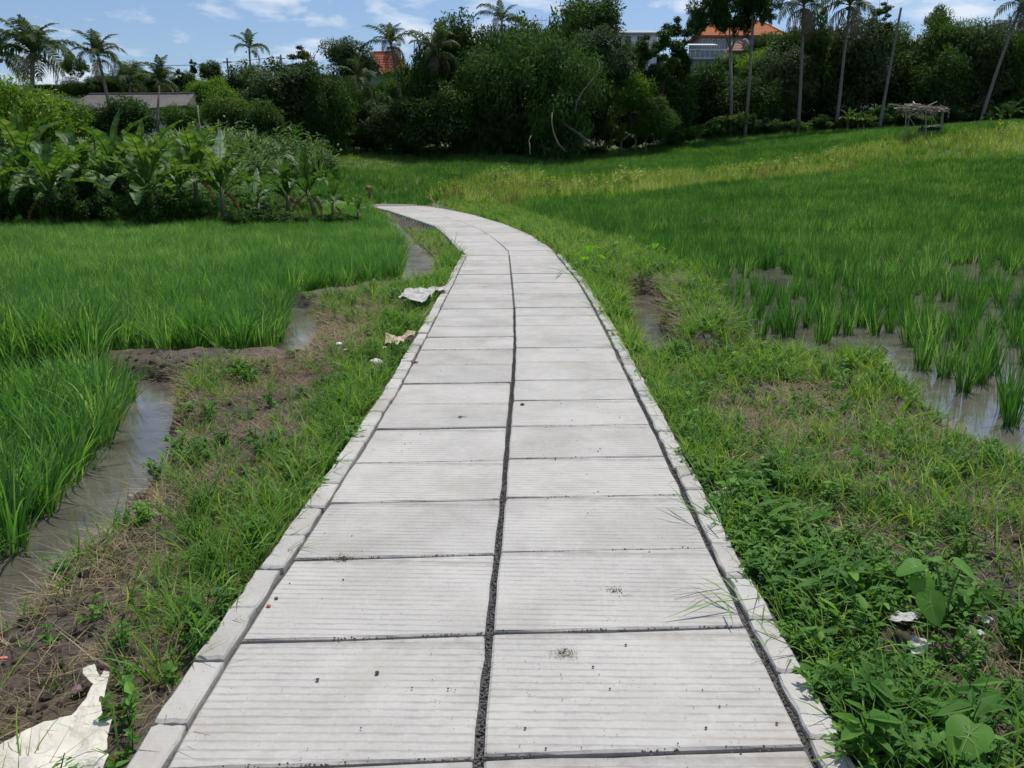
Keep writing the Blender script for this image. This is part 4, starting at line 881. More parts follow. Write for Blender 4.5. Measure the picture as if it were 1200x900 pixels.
# ------------------------------------------------------------------ palms
palmleaf = leafmat('palm_leaf', (.035, .065, .018), (.075, .115, .030), (.15, .17, .06), .25, .6, .5, .2)
deadleaf = leafmat('dead_palm_leaf', (.13, .10, .065), (.22, .18, .12), None, .15, .7, .5)
def frond(L, droop, hang, m, seed, n=30, w=.055, up=.9, ll=.95):
    r = np.random.default_rng(seed); q = MB(); K = 12; P = []; p = np.zeros(3)
    for i in range(K+1):
        s = i/K; P.append(p.copy()); th = up-droop*s**1.25; p = p+L/K*np.array([math.cos(th), 0, math.sin(th)])
    P = np.array(P); q.tube(P, list(np.linspace(.045, .008, K+1)), 4, False)
    for i in range(n):
        s = .12+.87*i/n; f = s*K; j = min(int(f), K-1); c0 = P[j]+(P[j+1]-P[j])*(f-j); t = P[j+1]-P[j]; t /= np.linalg.norm(t)
        for sg_ in (-1, 1):
            l = ll*(.35+1.0*math.sin(PI*min(s+.12, 1))**.7)*r.uniform(.75, 1.05)*.8; d = t*.65+np.array([0, sg_*.85, .1])+r.normal(0, .08, 3); d /= np.linalg.norm(d)
            e1 = c0+d*l*.5; e2 = e1+(d+np.array([0, 0, -hang]))*l*.5; ww = t*w
            q.add([c0-ww*.6, c0+ww*.6, e1+ww, e1-ww, e2], [(0, 1, 2, 3), (3, 2, 4)])
    return q.mesh('frond', m)
FR_ = [frond(3.6, 1.5, .7, palmleaf, 1), frond(3.8, 2.1, 1.0, palmleaf, 2), frond(3.2, .9, .5, palmleaf, 3), frond(3.6, 2.5, 1.2, palmleaf, 4, up=.6)]
FD_ = [frond(3.4, 2.3, 1.3, deadleaf, 5, up=.0, n=22), frond(3.0, 1.6, 1.3, deadleaf, 6, up=-.5, n=20)]
def palm(cx, cy, fx, fy, D, label, size=1., n=17, dead=3, r0=.17, bare=False, bend=.12, group=None):
    hx, _, hz = at(cx, cy, D); bx, _, bz = at(fx, fy, D); gz_ = Z1(bx, D)
    if fy is None or bz > gz_ : 
        k = (hz-gz_)/(hz-bz); bx = hx+(bx-hx)*k
    H = hz-gz_; t = thing('coconut_palm', label, 'palm tree', (bx, D, gz_), group=group)
    P = [(( hx-bx)*(s+bend*math.sin(PI*s)*-1), 0, H*s) for s in np.linspace(-.02, 1, 10)]
    ob('trunk', MB().tube(P, [r0*1.5]+[r0*(1.1-.4*i/9) for i in range(1, 10)], 8).mesh('trunk', palmbark, True), t)
    if bare:
        return t
    for i in range(n):
        a = i*2.399+random.uniform(-.2, .2); el = random.uniform(-.35, .75)-.25*(i/n)
        ob('frond', FR_[i % 4] if i < n*.45 else FR_[1+2*(i % 2)] if i % 3 else FR_[0], t, (hx-bx, 0, H), (random.uniform(-.25, .25), -(.75-1.3*i/n)*.9+random.uniform(-.25, .2), a+random.uniform(-.3, .3)), size*random.uniform(.7, 1.12))
    for i in range(dead): ob('frond', FD_[i % 2], t, (hx-bx, 0, H-.1), (0, .25, i*2.1+.6+random.uniform(-.3, .3)), size*random.uniform(.8, 1.))
    nut = rock(70, 'coconut', mat('coconut', lambda nt, o: nt.links.new(N(nt, 'ShaderNodeBsdfPrincipled', i_Base_Color=(.12, .13, .04, 1)).outputs[0], o.inputs[0])), 1, 1.1, .05)
    for i in range(4): ob('coconut', nut, t, (hx-bx+.28*math.cos(i*1.7), .28*math.sin(i*1.7), H-.3), None, .28*size)
    return t
palm(38, 62, 40, 130, 56, 'large full crowned coconut palm at the upper left', .96, 22, 3)
palm(-4, 66, -4, 130, 60, 'dark coconut palm cut by the left edge of the photo', .9, 18, 2)
palm(115, 66, 128, 130, 58, 'slender coconut palm with thin curved trunk above the grey roof', .64, 16, 3, .13)
palm(154, 96, 152, 125, 92, 'low palm crown showing above the grey roof', .9, 14, 1)
palm(188, 96, 188, 125, 88, 'small palm crown above the right half of the grey roof', .9, 14, 1)
palm(292, 57, 296, 120, 82, 'ragged small coconut palm alone against the sky', .66, 11, 1, .12)
palm(458, 52, 470, 130, 80, 'ragged coconut palm in front of the red roof', .85, 13, 4, .13)
palm(421, 95, 427, 150, 76, 'small palm with thin trunk left of the red roof', .75, 12, 2, .1)
palm(511, 62, 512, 140, 75.5, 'coconut palm with drooping pale fronds in front of the dark tree', .9, 15, 5, .12)
palm(588, 26, 590, 80, 92, 'bare looking palm top behind the big round crown', 1.0, 9, 1)
palm(942, 8, 935, 155, 84, 'leaning coconut palm with long dead brown fronds hanging down, leftmost of the right hand palms', 1.1, 15, 7)
palm(996, 6, 980, 152, 85, 'second leaning coconut palm of the right hand row with crown at the top edge', 1.2, 18, 5)
palm(1056, 9, 1031, 148, 85, 'bare leaning palm trunk without any crown', 1, 0, 0, .16, True, 0.03)
palm(1197, 6, 1150, 141, 86, 'strongly leaning coconut palm at the right edge of the photo', 1.0, 16, 3, .17, False, .06)
# thin forked tree and pale straight trunk before the orange roof
def slim(fx, fy, cx, cy, D, tops, crowns, label, r0=.16):
    bx, _, _ = at(fx, fy, D); gz_ = Z1(bx, D); t = thing('slender_tree', label, 'tree', (bx, D, gz_))
    hx, _, hz = at(cx, cy, D); q = MB(); q.tube([(0, 0, -.2), ((hx-bx)*.5+.05, 0, (hz-gz_)*.5), (hx-bx, 0, hz-gz_)], [r0*1.2, r0, r0*.8], 8)
    for a, b in tops:
        e = at(a, b, D); q.tube([(hx-bx, 0, hz-gz_), ((hx+e[0])/2-bx+.1, .2, (hz+e[2])/2-gz_-.1), (e[0]-bx, .3, e[2]-gz_)], [r0*.6, r0*.45, r0*.2], 6)
    ob('trunk', q.mesh('trunk', pale, True), t)
    for a, b, w, h in crowns:
        e = at(a, b, D); A = kind('open'); ob('crown', A[1], t, (e[0]-bx, 0, e[2]-gz_), (0, 0, random.uniform(0, 6)), (w*D/FOC/10, w*D/FOC/10, h*D/FOC/6))
slim(857, 158, 856, 60, 84, [(848, 30), (862, 34), (853, 12), (872, 18)], [(830, 14, 60, 50), (856, 4, 62, 50), (868, 28, 34, 30), (818, 28, 34, 30), (848, 26, 30, 26)], 'tall forked tree with pale trunk left of the orange roof ridge')
slim(873, 158, 882, 34, 83, [(890, 8), (880, 2)], [(892, 6, 50, 44), (878, -4, 50, 40), (900, 20, 24, 20)], 'tall thin pale trunk with high crown in front of the orange roof')

# ------------------------------------------------------------------ bananas
banleaf = leafmat('banana_leaf', (.045, .110, .022), (.092, .185, .038), (.15, .24, .058), .40, .5, .9, .25)
banpale = leafmat('pale_banana_leaf', (.42, .52, .28), (.56, .64, .40), None, .45, .5, 1.5)
banbrown = leafmat('dry_banana_leaf', (.16, .10, .05), (.28, .19, .09), None, .2, .7, 1.5)
banstem = plainmat('banana_stem', (.10, .12, .04), (.22, .18, .10), 3, .8, .3, stretch=(1, 1, .3))
ribm = plainmat('leaf_rib', (.20, .28, .09), (.30, .36, .14), 4, .6, 0)
def banleaf_mesh(L, W_, up, droop, seed, m, torn=.5, n=16):
    r = np.random.default_rng(seed); P = []; p = np.zeros(3); q = MB()
    for i in range(n+1):
        s = i/n; P.append(p.copy()); th = up-droop*max(0, s-.1)**1.3; p = p+L/n*np.array([math.cos(th), 0, math.sin(th)])
    P = np.array(P)
    q.tube(P, list(np.linspace(.028, .006, n+1)), 4, False)
    for i in range(2, n):
        s0 = (i-2)/(n-2); s1 = (i-1)/(n-2)
        w0 = W_*.5*math.sin(PI*min(1, s0*.92+.10))**.55; w1 = W_*.5*math.sin(PI*min(1, s1*.92+.10))**.55 if i < n-1 else .02
        t = P[i+1]-P[i]; up_ = np.cross(t, [0, 1, 0]); up_ /= -np.linalg.norm(up_)
        for sg_ in (-1, 1):
            dr = r.uniform(.05, .35)+torn*r.uniform(0, .7); g0 = t*(.10 if r.uniform() < torn else 0); sh = t*r.uniform(.1, .45)
            o0 = P[i]+sh*.8+g0+np.array([0, sg_*math.cos(dr)*w0, 0])-up_*math.sin(dr)*w0*.9; o1 = P[i+1]+sh-g0+np.array([0, sg_*math.cos(dr)*w1, 0])-up_*math.sin(dr)*w1*.9
            m0 = (P[i]+o0)/2+up_*w0*.12; m1 = (P[i+1]+o1)/2+up_*w1*.12
            q.add([P[i], P[i+1], m1, m0, o0, o1], [(0, 1, 2, 3), (3, 2, 5, 4)])
    me = q.mesh('leaf', m); return me
BL = [banleaf_mesh(1.9, .52, 1.15, 2.1, 1, banleaf), banleaf_mesh(1.9, .50, 1.35, 1.2, 2, banleaf), banleaf_mesh(1.7, .5, .8, 1.7, 3, banleaf, .7), banleaf_mesh(2.0, .5, 1.0, 2.6, 4, banleaf, .3)]
BP = banleaf_mesh(1.7, .40, 1.5, .25, 5, banpale, .55); BB = banleaf_mesh(1.5, .35, -.3, 1.2, 6, banbrown, .9); BU = banleaf_mesh(1.9, .48, 1.5, .3, 7, banleaf, .1)
def banana(px, py, hpx, D, label, nl=8, pale_=False, brown_=2, lean=0., group=None, spread=1.):
    x, _, _ = at(px, py, D); gz_ = Z1(x, D); H = hpx*D/FOC; t = thing('banana_plant', label, 'banana plant', (x, D, gz_), group=group)
    hs = H*.50
    ob('stem', MB().tube([(0, 0, -.1), (lean*.4, 0, hs*.5), (lean, 0, hs)], [.12, .10, .06], 8).mesh('stem', banstem, True), t)
    sc = H*.55/1.55
    for i in range(nl):
        a = i*2.4+random.uniform(-.3, .3); k = i/nl
        ob('leaf', BL[i % 4] if k > .3 else BL[1], t, (lean*.96, 0, hs-.06*i*H/3*.6), (0, .45*k*spread, a), sc*random.uniform(.85, 1.12))
    if pale_: ob('leaf', BP, t, (lean, 0, hs), (0, 0, PI/2+random.uniform(-.2, .2)), sc*1.12, label='pale whitish green upright leaf')
    else: ob('leaf', BU, t, (lean, 0, hs), (0, random.uniform(-.2, .25), random.uniform(0, 6)), sc*.9)
    for i in range(brown_): ob('leaf', BB, t, (lean*.9, 0, hs*.92), (0, .3, i*2.6+1), sc*.8, label='dead brown hanging leaf')
    return t
BN = [(180, 262, 116, 26.5, 'tall banana plant with wide arching leaves left of the pale leaved plant', 12, False, 3, -.1),
 (62, 262, 100, 26.5, 'vine wrapped banana plant with long leaves in front of the bright tree', 10, False, 2, 0),
 (10, 262, 92, 27, 'banana plant at the left edge of the photo', 9, False, 2, 0),
 (262, 252, 94, 28.5, 'banana plant with one tall pale upright leaf', 9, True, 1, .0),
 (303, 252, 58, 29.5, 'small banana plant with a short pale upright leaf', 5, True, 0, 0),
 (372, 246, 82, 31, 'banana plant with slanting brown stem near the path bend', 6, False, 2, -.35),
 (391, 250, 62, 30, 'thin banana plant right of the slanting one', 5, False, 1, 0),
 (140, 258, 118, 29, 'banana plant with upright leaves behind the tall arching one', 8, False, 1, 0),
 (100, 260, 96, 29.5, 'banana plant between the vine wrapped one and the tall arching one', 8, False, 1, 0),
 (215, 256, 84, 29.5, 'lower banana plant between the two tallest ones', 7, False, 1, 0),
 (338, 250, 66, 31.5, 'banana plant with upright ragged leaves between the small pale leaved one and the slanting one', 8, False, 1, 0),
 (232, 250, 92, 31, 'tall banana plant behind and left of the pale leaved one', 9, False, 1, 0),
 (36, 258, 112, 30, 'tall banana plant rising behind the left edge plants', 10, False, 1, 0),
 (420, 250, 40, 30.5, 'very small banana plant beside the stick at the path bend', 4, False, 0, 0)]
for a in BN: banana(*a)
for i in range(11): banana(-14+i*21+random.uniform(-6, 6), 200, random.uniform(46, 64), 37+random.uniform(-2, 5), 'banana plant in the thicket behind the front row', 6, False, 1, 0, 'banana plants in the thicket behind')
for a in [(728, 166, 36, 77, 'left stem of the small banana group at the far field edge'), (745, 165, 42, 77, 'middle stem of the small banana group at the far field edge'), (757, 164, 36, 77, 'right stem of the small banana group at the far field edge')]: banana(*a, 7, False, 0, 0, 'small bananas at the far field edge')
for i, a in enumerate([(993, 152, 26), (1012, 151, 20), (1005, 151, 24), (1172, 141, 22), (1184, 140, 26), (1158, 141, 18), (345, 164, 34), (328, 168, 30)]): banana(a[0], a[1], a[2], 84 if a[0] > 900 else 66, 'low banana plant in the shade at the foot of the wood', 6, False, 0, 0, 'low bananas in the shade of the wood')
# vines and shrubs wrapped about the banana stems
for px, hp, w, D in [(66, 70, 60, 26.0), (165, 62, 62, 26.2), (200, 58, 44, 26.6), (112, 50, 56, 27.2), (20, 64, 56, 27), (140, 74, 50, 28.5), (92, 72, 50, 28.6), (-8, 60, 50, 26.8), (225, 44, 44, 28), (275, 32, 40, 27.8), (310, 30, 52, 28.6), (345, 26, 46, 29), (385, 24, 40, 29.4), (235, 30, 30, 27.6), (408, 22, 34, 30)]:
    x, _, _ = at(px, 250, D); gz_ = Z1(x, D); base = 450-FOC*math.tan(math.atan((gz_-EYE)/D)+TILT)
    tree('shrub2' if px % 2 else 'shrub', px, base-hp, base+3, w, D, 'leafy tangled shrub at the foot of the banana plants', 'shrubs among the banana plants', cat='shrub')
# silvery leaved plantation behind
silver = leafmat('silvery_leaf', (.05, .11, .030), (.115, .20, .065), (.24, .33, .16), .35, .55, 1.2, .2)
SP = [mesh('leafy_plant', *blades(34, (.8, 1.6), (.08, .14), .2, (.05, .7), (.5, 1.7), 4, 500+i), silver) for i in range(3)]+[leafy(12, 7, (.6, 1.5), .5, (.22, .42), (.12, .2), 510+i).mesh('leafy_plant', silver) for i in range(2)]
PL_ = HP([(392, 214), (376, 184), (350, 170), (240, 172), (150, 176), (150, 215), (262, 232), (300, 214), (350, 212)])+[]
x, y = grid_points(PL_, 1.15, 71, .25, .3); o_ = np.argsort(y); x, y = x[o_], y[o_]
for i in range(min(len(x), 290)):
    thing('leafy_plant', 'silvery green leafy plant in the dense planting behind the banana plants', 'plant', (x[i], y[i], Z1(x[i], y[i])), (0, 0, random.uniform(0, 6)), random.uniform(.95, 1.45), 'silvery leaved plants behind the bananas', SP[i % 5])
print('plants', len(x))

# ------------------------------------------------------------------ buildings
tile = lambda nm, a, b: plainmat(nm, a, b, 3, .85, .5, 18, stretch=(1, 1, 1))
orange = tile('orange_tiles', (.42, .13, .05), (.60, .20, .08)); redt = tile('red_tiles', (.36, .09, .05), (.50, .14, .08)); greyt = tile('weathered_tiles', (.10, .088, .078), (.17, .15, .135))
plaster = plainmat('grey_plaster', (.22, .22, .22), (.34, .34, .34), 2, .9, .2); white = plainmat('white_paint', (.62, .62, .62), (.78, .78, .78), 2, .7, .1); dark = plainmat('dark_opening', (.015, .017, .02), (.03, .035, .04), 3, .25, 0, spec=.5)
def hip_roof(name, w, d, h, over, m, parent, loc, ridge=.5, rz=0):
    a, b = w/2+over, d/2+over; rx = w*ridge/2
    V = [(-a, -b, 0), (a, -b, 0), (a, b, 0), (-a, b, 0), (-rx, 0, h), (rx, 0, h), (-a, -b, -.15), (a, -b, -.15), (a, b, -.15), (-a, b, -.15)]
    F = [(0, 1, 5, 4), (1, 2, 5), (2, 3, 4, 5), (3, 0, 4), (0, 6, 7, 1), (1, 7, 8, 2), (2, 8, 9, 3), (3, 9, 6, 0), (9, 8, 7, 6)]
    o = ob(name, mesh(name, np.array(V, float), F, m), parent, loc, (0, 0, rz))
    q = MB()
    A_ = np.array(V, float)
    for c0_, c1_, t0_, t1_ in ((0, 1, 4, 5), (3, 0, 4, 4), (1, 2, 5, 5)):
        nr = max(4, int(np.linalg.norm(A_[c0_]-A_[t0_])/.42))
        for k in range(nr):
            u_ = (k+.1)/nr; q.tube([A_[c0_]*(1-u_)+A_[t0_]*u_+[0, 0, .012], A_[c1_]*(1-u_)+A_[t1_]*u_+[0, 0, .012]], [.035, .035], 4, False)
    ob('tile_courses', q.mesh('tile_courses', m), o, kind='stuff'); q = MB()
    for e0, e1 in ((V[4], V[5]), (V[0], V[4]), (V[1], V[5])): q.tube([np.array(e0)+[0, 0, .02], np.array(e1)+[0, 0, .04]], [.10, .10], 5)
    ob('ridge_cap', q.mesh('ridge_cap', m), o)
    return o
def window(parent, x, y, z, w, h):
    f = ob('window', MB().box((0, .04, 0), (w, .05, h)).mesh('window', dark), parent, (x, y, z))
    q = MB()
    for c_, s_ in (((-w/2, 0, 0), (.08, .09, h+.08)), ((w/2, 0, 0), (.08, .09, h+.08)), ((0, 0, h/2), (w-.08, .09, .08)), ((0, 0, -h/2), (w-.08, .10, .08)), ((0, 0, 0), (.05, .06, h-.08))): q.box(c_, s_)
    ob('frame', q.mesh('frame', white), f, (0, -.02, 0))
def place(px, py, D): x, _, z = at(px, py, D); return x, D, z
# house with the orange roof
hx, hy, hz = place(868, 42, 110); gz_ = Z1(hx, hy)
hs_ = thing('orange_roofed_house', 'grey walled house with orange tiled hip roof showing between the trees at upper right', 'house', (hx, hy+3, gz_))
e = hz-gz_
ob('wall', MB().box((0, 0, e/2), (10.4, 6, e)).mesh('wall', plaster), hs_)
hip_roof('roof', 10.4, 6, 2.2, .6, orange, hs_, (0, 0, e), .62)
for i in range(5): window(hs_, -4.6+i*.62, -3.04, e-1.05, .34, 1.3)
window(hs_, -.6, -3.04, e-1.1, 1.0, 1.2); window(hs_, 2.6, -3.04, e-1.1, 1.0, 1.2); window(hs_, 4.2, -3.04, e-1.1, .6, 1.2)
bx, by, bz = place(826, 58, 104); gb = Z1(bx, by)
bal = thing('balcony_house', 'white railed terrace with pale green awning below the orange roofed house', 'building', (bx, by, gb)); e = bz-gb
ob('wall', MB().box((0, 0, (e-1.3)/2), (4.0, 3, e-1.3)).mesh('wall', plaster), bal)
ob('terrace_slab', MB().box((0, 0, e-1.2), (4.4, 3.4, .2)).mesh('terrace_slab', white), bal)
for i in range(8): ob('baluster', MB().box((-2.05+i*.58, -1.62, e-.68), (.07, .07, .8)).mesh('baluster', white), bal)
ob('rail', MB().box((0, -1.62, e-.22), (4.4, .12, .10)).mesh('rail', white), bal)
ob('rail_panel', MB().box((0, -1.60, e-.72), (4.2, .03, .5)).mesh('rail_panel', plainmat('pale_rail', (.30, .32, .32), (.42, .44, .44), 2, .6, 0)), bal)
ob('awning', MB().add([(-2.5, -1.7, e+.25), (1.2, -1.7, e+.25), (1.2, .8, e+.75), (-2.5, .8, e+.75), (-2.5, -1.7, e+.2), (1.2, -1.7, e+.2), (1.2, .8, e+.7), (-2.5, .8, e+.7)], [(0, 1, 2, 3), (7, 6, 5, 4), (0, 4, 5, 1), (1, 5, 6, 2), (2, 6, 7, 3), (3, 7, 4, 0)]).mesh('awning', plainmat('pale_green_sheet', (.40, .58, .50), (.5, .66, .58), 3, .5, 0)), bal)
lx, ly, lz = place(862, 62, 104)
lr = thing('low_roof_house', 'low brownish tiled roof left of the curved festival pole', 'building', (lx, ly, Z1(lx, ly))); e = lz-Z1(lx, ly)
ob('wall', MB().box((0, 0, e/2), (2.2, 3, e)).mesh('wall', plaster), lr); hip_roof('roof', 2.2, 3, 1.2, .3, tile('brown_tiles', (.26, .15, .11), (.36, .22, .16)), lr, (0, 0, e), .3)
# festival poles and banners
def cloth(name, pts, w, m, parent):
    P = np.array(pts, float); n = len(P); V = []
    for i, p in enumerate(P): k = w*(1-.6*i/n); V += [p+[-k, .04*math.sin(i*1.7), 0], p+[k, -.04*math.sin(i*1.3), 0]]
    o = ob(name, mesh(name, np.array(V), [(2*i, 2*i+1, 2*i+3, 2*i+2) for i in range(n-1)], m), parent); md = o.modifiers.new('thickness', 'SOLIDIFY'); md.thickness = .01; return o
bamb = plainmat('bamboo_pole', (.30, .26, .16), (.45, .40, .27), 5, .7, .2)
for px, ty, by_, c1, lb in ((871, 46, 64, (.62, .10, .28), 'pink cloth banner on a pole left of the curved blue and white pole'), (882, 49, 70, (.60, .04, .25), 'deep pink cloth banner right of the pale thin trunk')):
    x, y, z = place(px, ty, 103); g = Z1(x, y); z2 = at(px, by_, 103)[2]; t = thing('banner', lb, 'banner', (x, y, g))
    ob('pole', MB().tube([(0, 0, 0), (0, 0, z-g)], [.04, .03], 6).mesh('pole', bamb), t)
    m = plainmat('pink_cloth_%d' % px, tuple(v*.8 for v in c1), c1, 3, .8, 0)
    cloth('cloth', [(.06, .0, h) for h in np.linspace(z-g, z2-g, 9)], .17, m, t)
x, y, z = place(877, 56, 102.5); g = Z1(x, y); t = thing('penjor', 'curved bamboo festival pole wrapped in white and pale blue cloth', 'festival pole', (x, y, g))
zt = at(877, 70, 102.5)[2]-g; z1 = z-g
ob('pole', MB().tube([(0, 0, 0), (0, 0, zt), (0, 0, z1), (-.12, 0, z1+.6), (-.42, 0, z1+.9), (-.75, 0, z1+.85), (-.95, 0, z1+.6)], [.05, .05, .05, .045, .04, .03, .02], 6).mesh('pole', bamb), t)
ob('cloth', MB().tube([(.02, -.06, zt+.2), (.02, -.06, z1), (-.1, -.06, z1+.6), (-.40, -.06, z1+.93), (-.75, -.06, z1+.88)], [.14, .14, .13, .10, .05], 6).mesh('cloth', plainmat('pale_blue_cloth', (.45, .62, .70), (.75, .78, .78), 4, .8, 0)), t)
# red roofed house, left
hx, hy, hz = place(449, 85, 98); g = Z1(hx, hy); t = thing('red_roofed_house', 'house with red tiled roof and small ornamented gable behind the ragged palm', 'house', (hx, hy+2.5, g)); e = hz-g
ob('wall', MB().box((0, 0, e/2), (4.4, 4.2, e)).mesh('wall', plaster), t); hip_roof('roof', 4.4, 4.2, 2.5, .35, redt, t, (0, 0, e), .62, -.1)
gq = MB(); gq.add([(-.8, 0, 0), (.8, 0, 0), (0, 0, .75), (-.8, 1.4, .0), (.8, 1.4, .0), (0, 1.4, .75)], [(0, 1, 2), (1, 4, 5, 2), (0, 2, 5, 3), (3, 5, 4)])
ob('gable', gq.mesh('gable', redt), t, (-.9, -2.75, e-.15)); ob('gable_frame', MB().tube([(-.85, 0, 0), (0, 0, .8), (.85, 0, 0)], [.07, .07, .07], 5).box((0, .03, .25), (.5, .05, .4)).mesh('gable_frame', white), t, (-.9, -2.85, e-.15))
hip_roof('porch_roof', 2.0, 2.2, 1.3, .25, redt, t, (-2.0, 1.2, e+.7), .4)
# long grey roofed building
hx, hy, hz = place(160, 124, 68); g = Z1(hx, hy); t = thing('grey_roofed_building', 'long low building with weathered grey tiled roof behind the dark round bushes', 'building', (hx, hy+2, g)); e = hz-g
ob('wall', MB().box((-1.0, 0, e/2), (8.0, 4.2, e)).mesh('wall', white), t)
V = [(-6.6, -3.4, -.9), (4.2, -2.7, 0), (4.2, 2.7, 0), (-6.6, 3.2, -.2), (-4.6, 0, 1.05), (3.9, 0, 1.1)]; V += [(a, b, c-.12) for a, b, c in V[:4]]
ob('roof', mesh('roof', np.array(V), [(0, 1, 5, 4), (1, 2, 5), (2, 3, 4, 5), (3, 0, 4), (0, 6, 7, 1), (1, 7, 8, 2), (2, 8, 9, 3), (3, 9, 6, 0), (9, 8, 7, 6)], greyt), t, (0, 0, e))
ob('ridge_cap', MB().tube([(-4.6, 0, 1.08), (3.9, 0, 1.13)], [.09, .09], 6).mesh('ridge_cap', greyt), t, (0, 0, e))
window(t, 2.2, -2.14, e-.8, 1.0, .9); window(t, -3, -2.14, e-.8, 1.0, .9)
# pale buildings that peep over the trees
hx, hy, hz = place(611, 27, 125); g = Z1(hx, hy); t = thing('white_building', 'pale building with roof railing behind the round crown', 'building', (hx, hy, g)); e = hz-g
ob('wall', MB().box((0, 0, e/2-.6), (7, 5, e-1.2)).mesh('wall', white), t)
q = MB().box((0, -2.4, e-.05), (7, .08, .08))
ob('railing', q.mesh('railing', white), t)
for i in range(14): ob('baluster', MB().box((-3.4+i*.52, -2.4, e-.65), (.06, .06, 1.1)).mesh('baluster', white), t)
hx, hy, hz = place(742, 34, 122); g = Z1(hx, hy); t = thing('grey_building', 'grey and white building with sloping metal roof left of the vine covered trees', 'building', (hx, hy, g)); e = hz-g
ob('wall', MB().box((0, 0, e/2-.5), (6, 5, e-1)).mesh('wall', white), t); window(t, -1.0, -2.54, e-1.9, .8, 1.2); window(t, .6, -2.54, e-1.9, .8, 1.2)
ob('roof', MB().add([(-3.3, -2.9, -.9), (3.3, -2.9, -.9), (3.3, 2.9, .3), (-3.3, 2.9, .3), (-3.3, -2.9, -1.1), (3.3, -2.9, -1.1), (3.3, 2.9, .1), (-3.3, 2.9, .1)], [(0, 1, 2, 3), (7, 6, 5, 4), (0, 4, 5, 1), (1, 5, 6, 2), (2, 6, 7, 3), (3, 7, 4, 0)]).mesh('roof', plainmat('grey_metal', (.28, .30, .33), (.38, .40, .43), 2, .5, .1)), t, (0, 0, e))
hx, hy, hz = place(1178, 66, 112); g = Z1(hx, hy); t = thing('pale_house', 'pale bluish house wall glimpsed through the trees at the right edge', 'house', (hx, hy, g)); e = hz-g+2.6
ob('wall', MB().box((0, 0, e/2), (7, 5, e)).mesh('wall', white), t); hip_roof('roof', 7, 5, 1.6, .5, tile('blue_grey_tiles', (.22, .27, .36), (.32, .38, .48)), t, (0, 0, e), .5)
# power line
blk = plainmat('black_cable', (.02, .02, .02), (.03, .03, .03), 5, .6, 0)
A = np.array(at(140, 76, 118)); B = np.array(at(330, 66, 118)); P = [A*(1-s)+B*s-np.array([0, 0, .5*math.sin(PI*s)]) for s in np.linspace(0, 1, 14)]
thing('power_line', 'thin black cable strung across the sky above the far trees', 'cable', tuple(A), me=MB().tube([p-A for p in P], [.035]*14, 4).mesh('power_line', blk))
for px, tp in ((266, 68), (141, 74), (329, 64)):
    x, y, z = at(px, tp, 118); g = Z1(x, y); t = thing('utility_pole', {266: 'short dark pole right of the dome shaped tree', 141: 'pole at the left end of the cable', 329: 'pole at the right end of the cable'}[px], 'pole', (x, y, g))
    ob('pole', MB().tube([(0, 0, 0), (0, 0, z-g)], [.14, .10], 8).mesh('pole', bark), t); ob('crossarm', MB().box((0, -.1, z-g-.5), (1.2, .1, .1)).mesh('crossarm', bark), t)

# ------------------------------------------------------------------ field shelter
sx, sy, _ = at(1080, 160, 61); sz = Z1(sx, sy)
t = thing('field_shelter', 'small open shelter of thin poles with a ragged flat thatch roof on the bund', 'shelter', (sx, sy, sz))
gw = plainmat('grey_pole', (.20, .17, .13), (.34, .30, .24), 6, .9, .3); K = 61/FOC
def sp_(px, py, dy=0): a = at(px, py, 61+dy); return (a[0]-sx, dy, a[2]-sz)
pst = [((1061, 163), (1062, 132), -.4), ((1085, 164), (1085, 128), -.6), ((1103, 158), (1106, 130), .3), ((1101, 160), (1104, 132), 1.2), ((1063, 160), (1066, 130), 1.5)]
for (a, b), (c_, d), dy in pst:
    p0 = sp_(a, b, dy); p1 = sp_(c_, d, dy); p0 = (p0[0], p0[1], min(p0[2], Z1(sx+p0[0], sy+dy)-sz)-.15)
    ob('post', MB().tube([p0, p1], [.042, .034], 6).mesh('post', gw), t)
for (a, b), (c_, d), dy in [((1041, 122), (1112, 130), -.5), ((1062, 138), (1084, 128), -.6), ((1060, 122), (1108, 128), 1.4), ((1083, 126), (1098, 119), -.3), ((1068, 124), (1068, 131), 0), ((1063, 138), (1058, 124), 1)]:
    ob('beam', MB().tube([sp_(a, b, dy-.3), sp_(c_, d, dy+.3)], [.04, .035], 6).mesh('beam', gw), t)
ob('brace', MB().tube([sp_(1066, 138, 0), sp_(1077, 156, .3)], [.025, .025], 5).mesh('brace', gw), t)
th_ = leafmat('grey_thatch', (.22, .19, .16), (.38, .34, .30), (.50, .46, .42), .1, .8, 3)
r = np.random.default_rng(5); q = MB()
for i in range(300):
    u, v_ = r.uniform(0, 1), r.uniform(-.9, 1.6); c_ = np.array(sp_(1062+u*44, 124.5+u*4.5, 0)); c_[1] = v_; c_[2] += r.normal(.02, .09)
    a = r.choice([r.normal(0, .35), r.normal(PI/2, .4)]); l = r.uniform(.3, .8); d = np.array([math.cos(a), math.sin(a), r.normal(-.08, .16)]); n_ = np.array([-math.sin(a), math.cos(a), r.normal(0, .3)])*.03
    q.add([c_-d*l/2-n_, c_+d*l/2-n_, c_+d*l/2+n_, c_-d*l/2+n_], [(0, 1, 2, 3)])
for i in range(26):
    u = r.uniform(.1, 1); c_ = np.array(sp_(1062+u*44, 127+u*4.5, 0)); c_[1] = r.choice([-.8, 1.5]); l = r.uniform(.2, .55)
    q.add([c_+[-.02, 0, 0], c_+[.02, 0, 0], c_+[r.normal(0, .08)+.01, 0, -l], c_+[r.normal(0, .05)-.01, 0, -l]], [(0, 1, 2, 3)])
ob('thatch', q.mesh('thatch', th_), t)
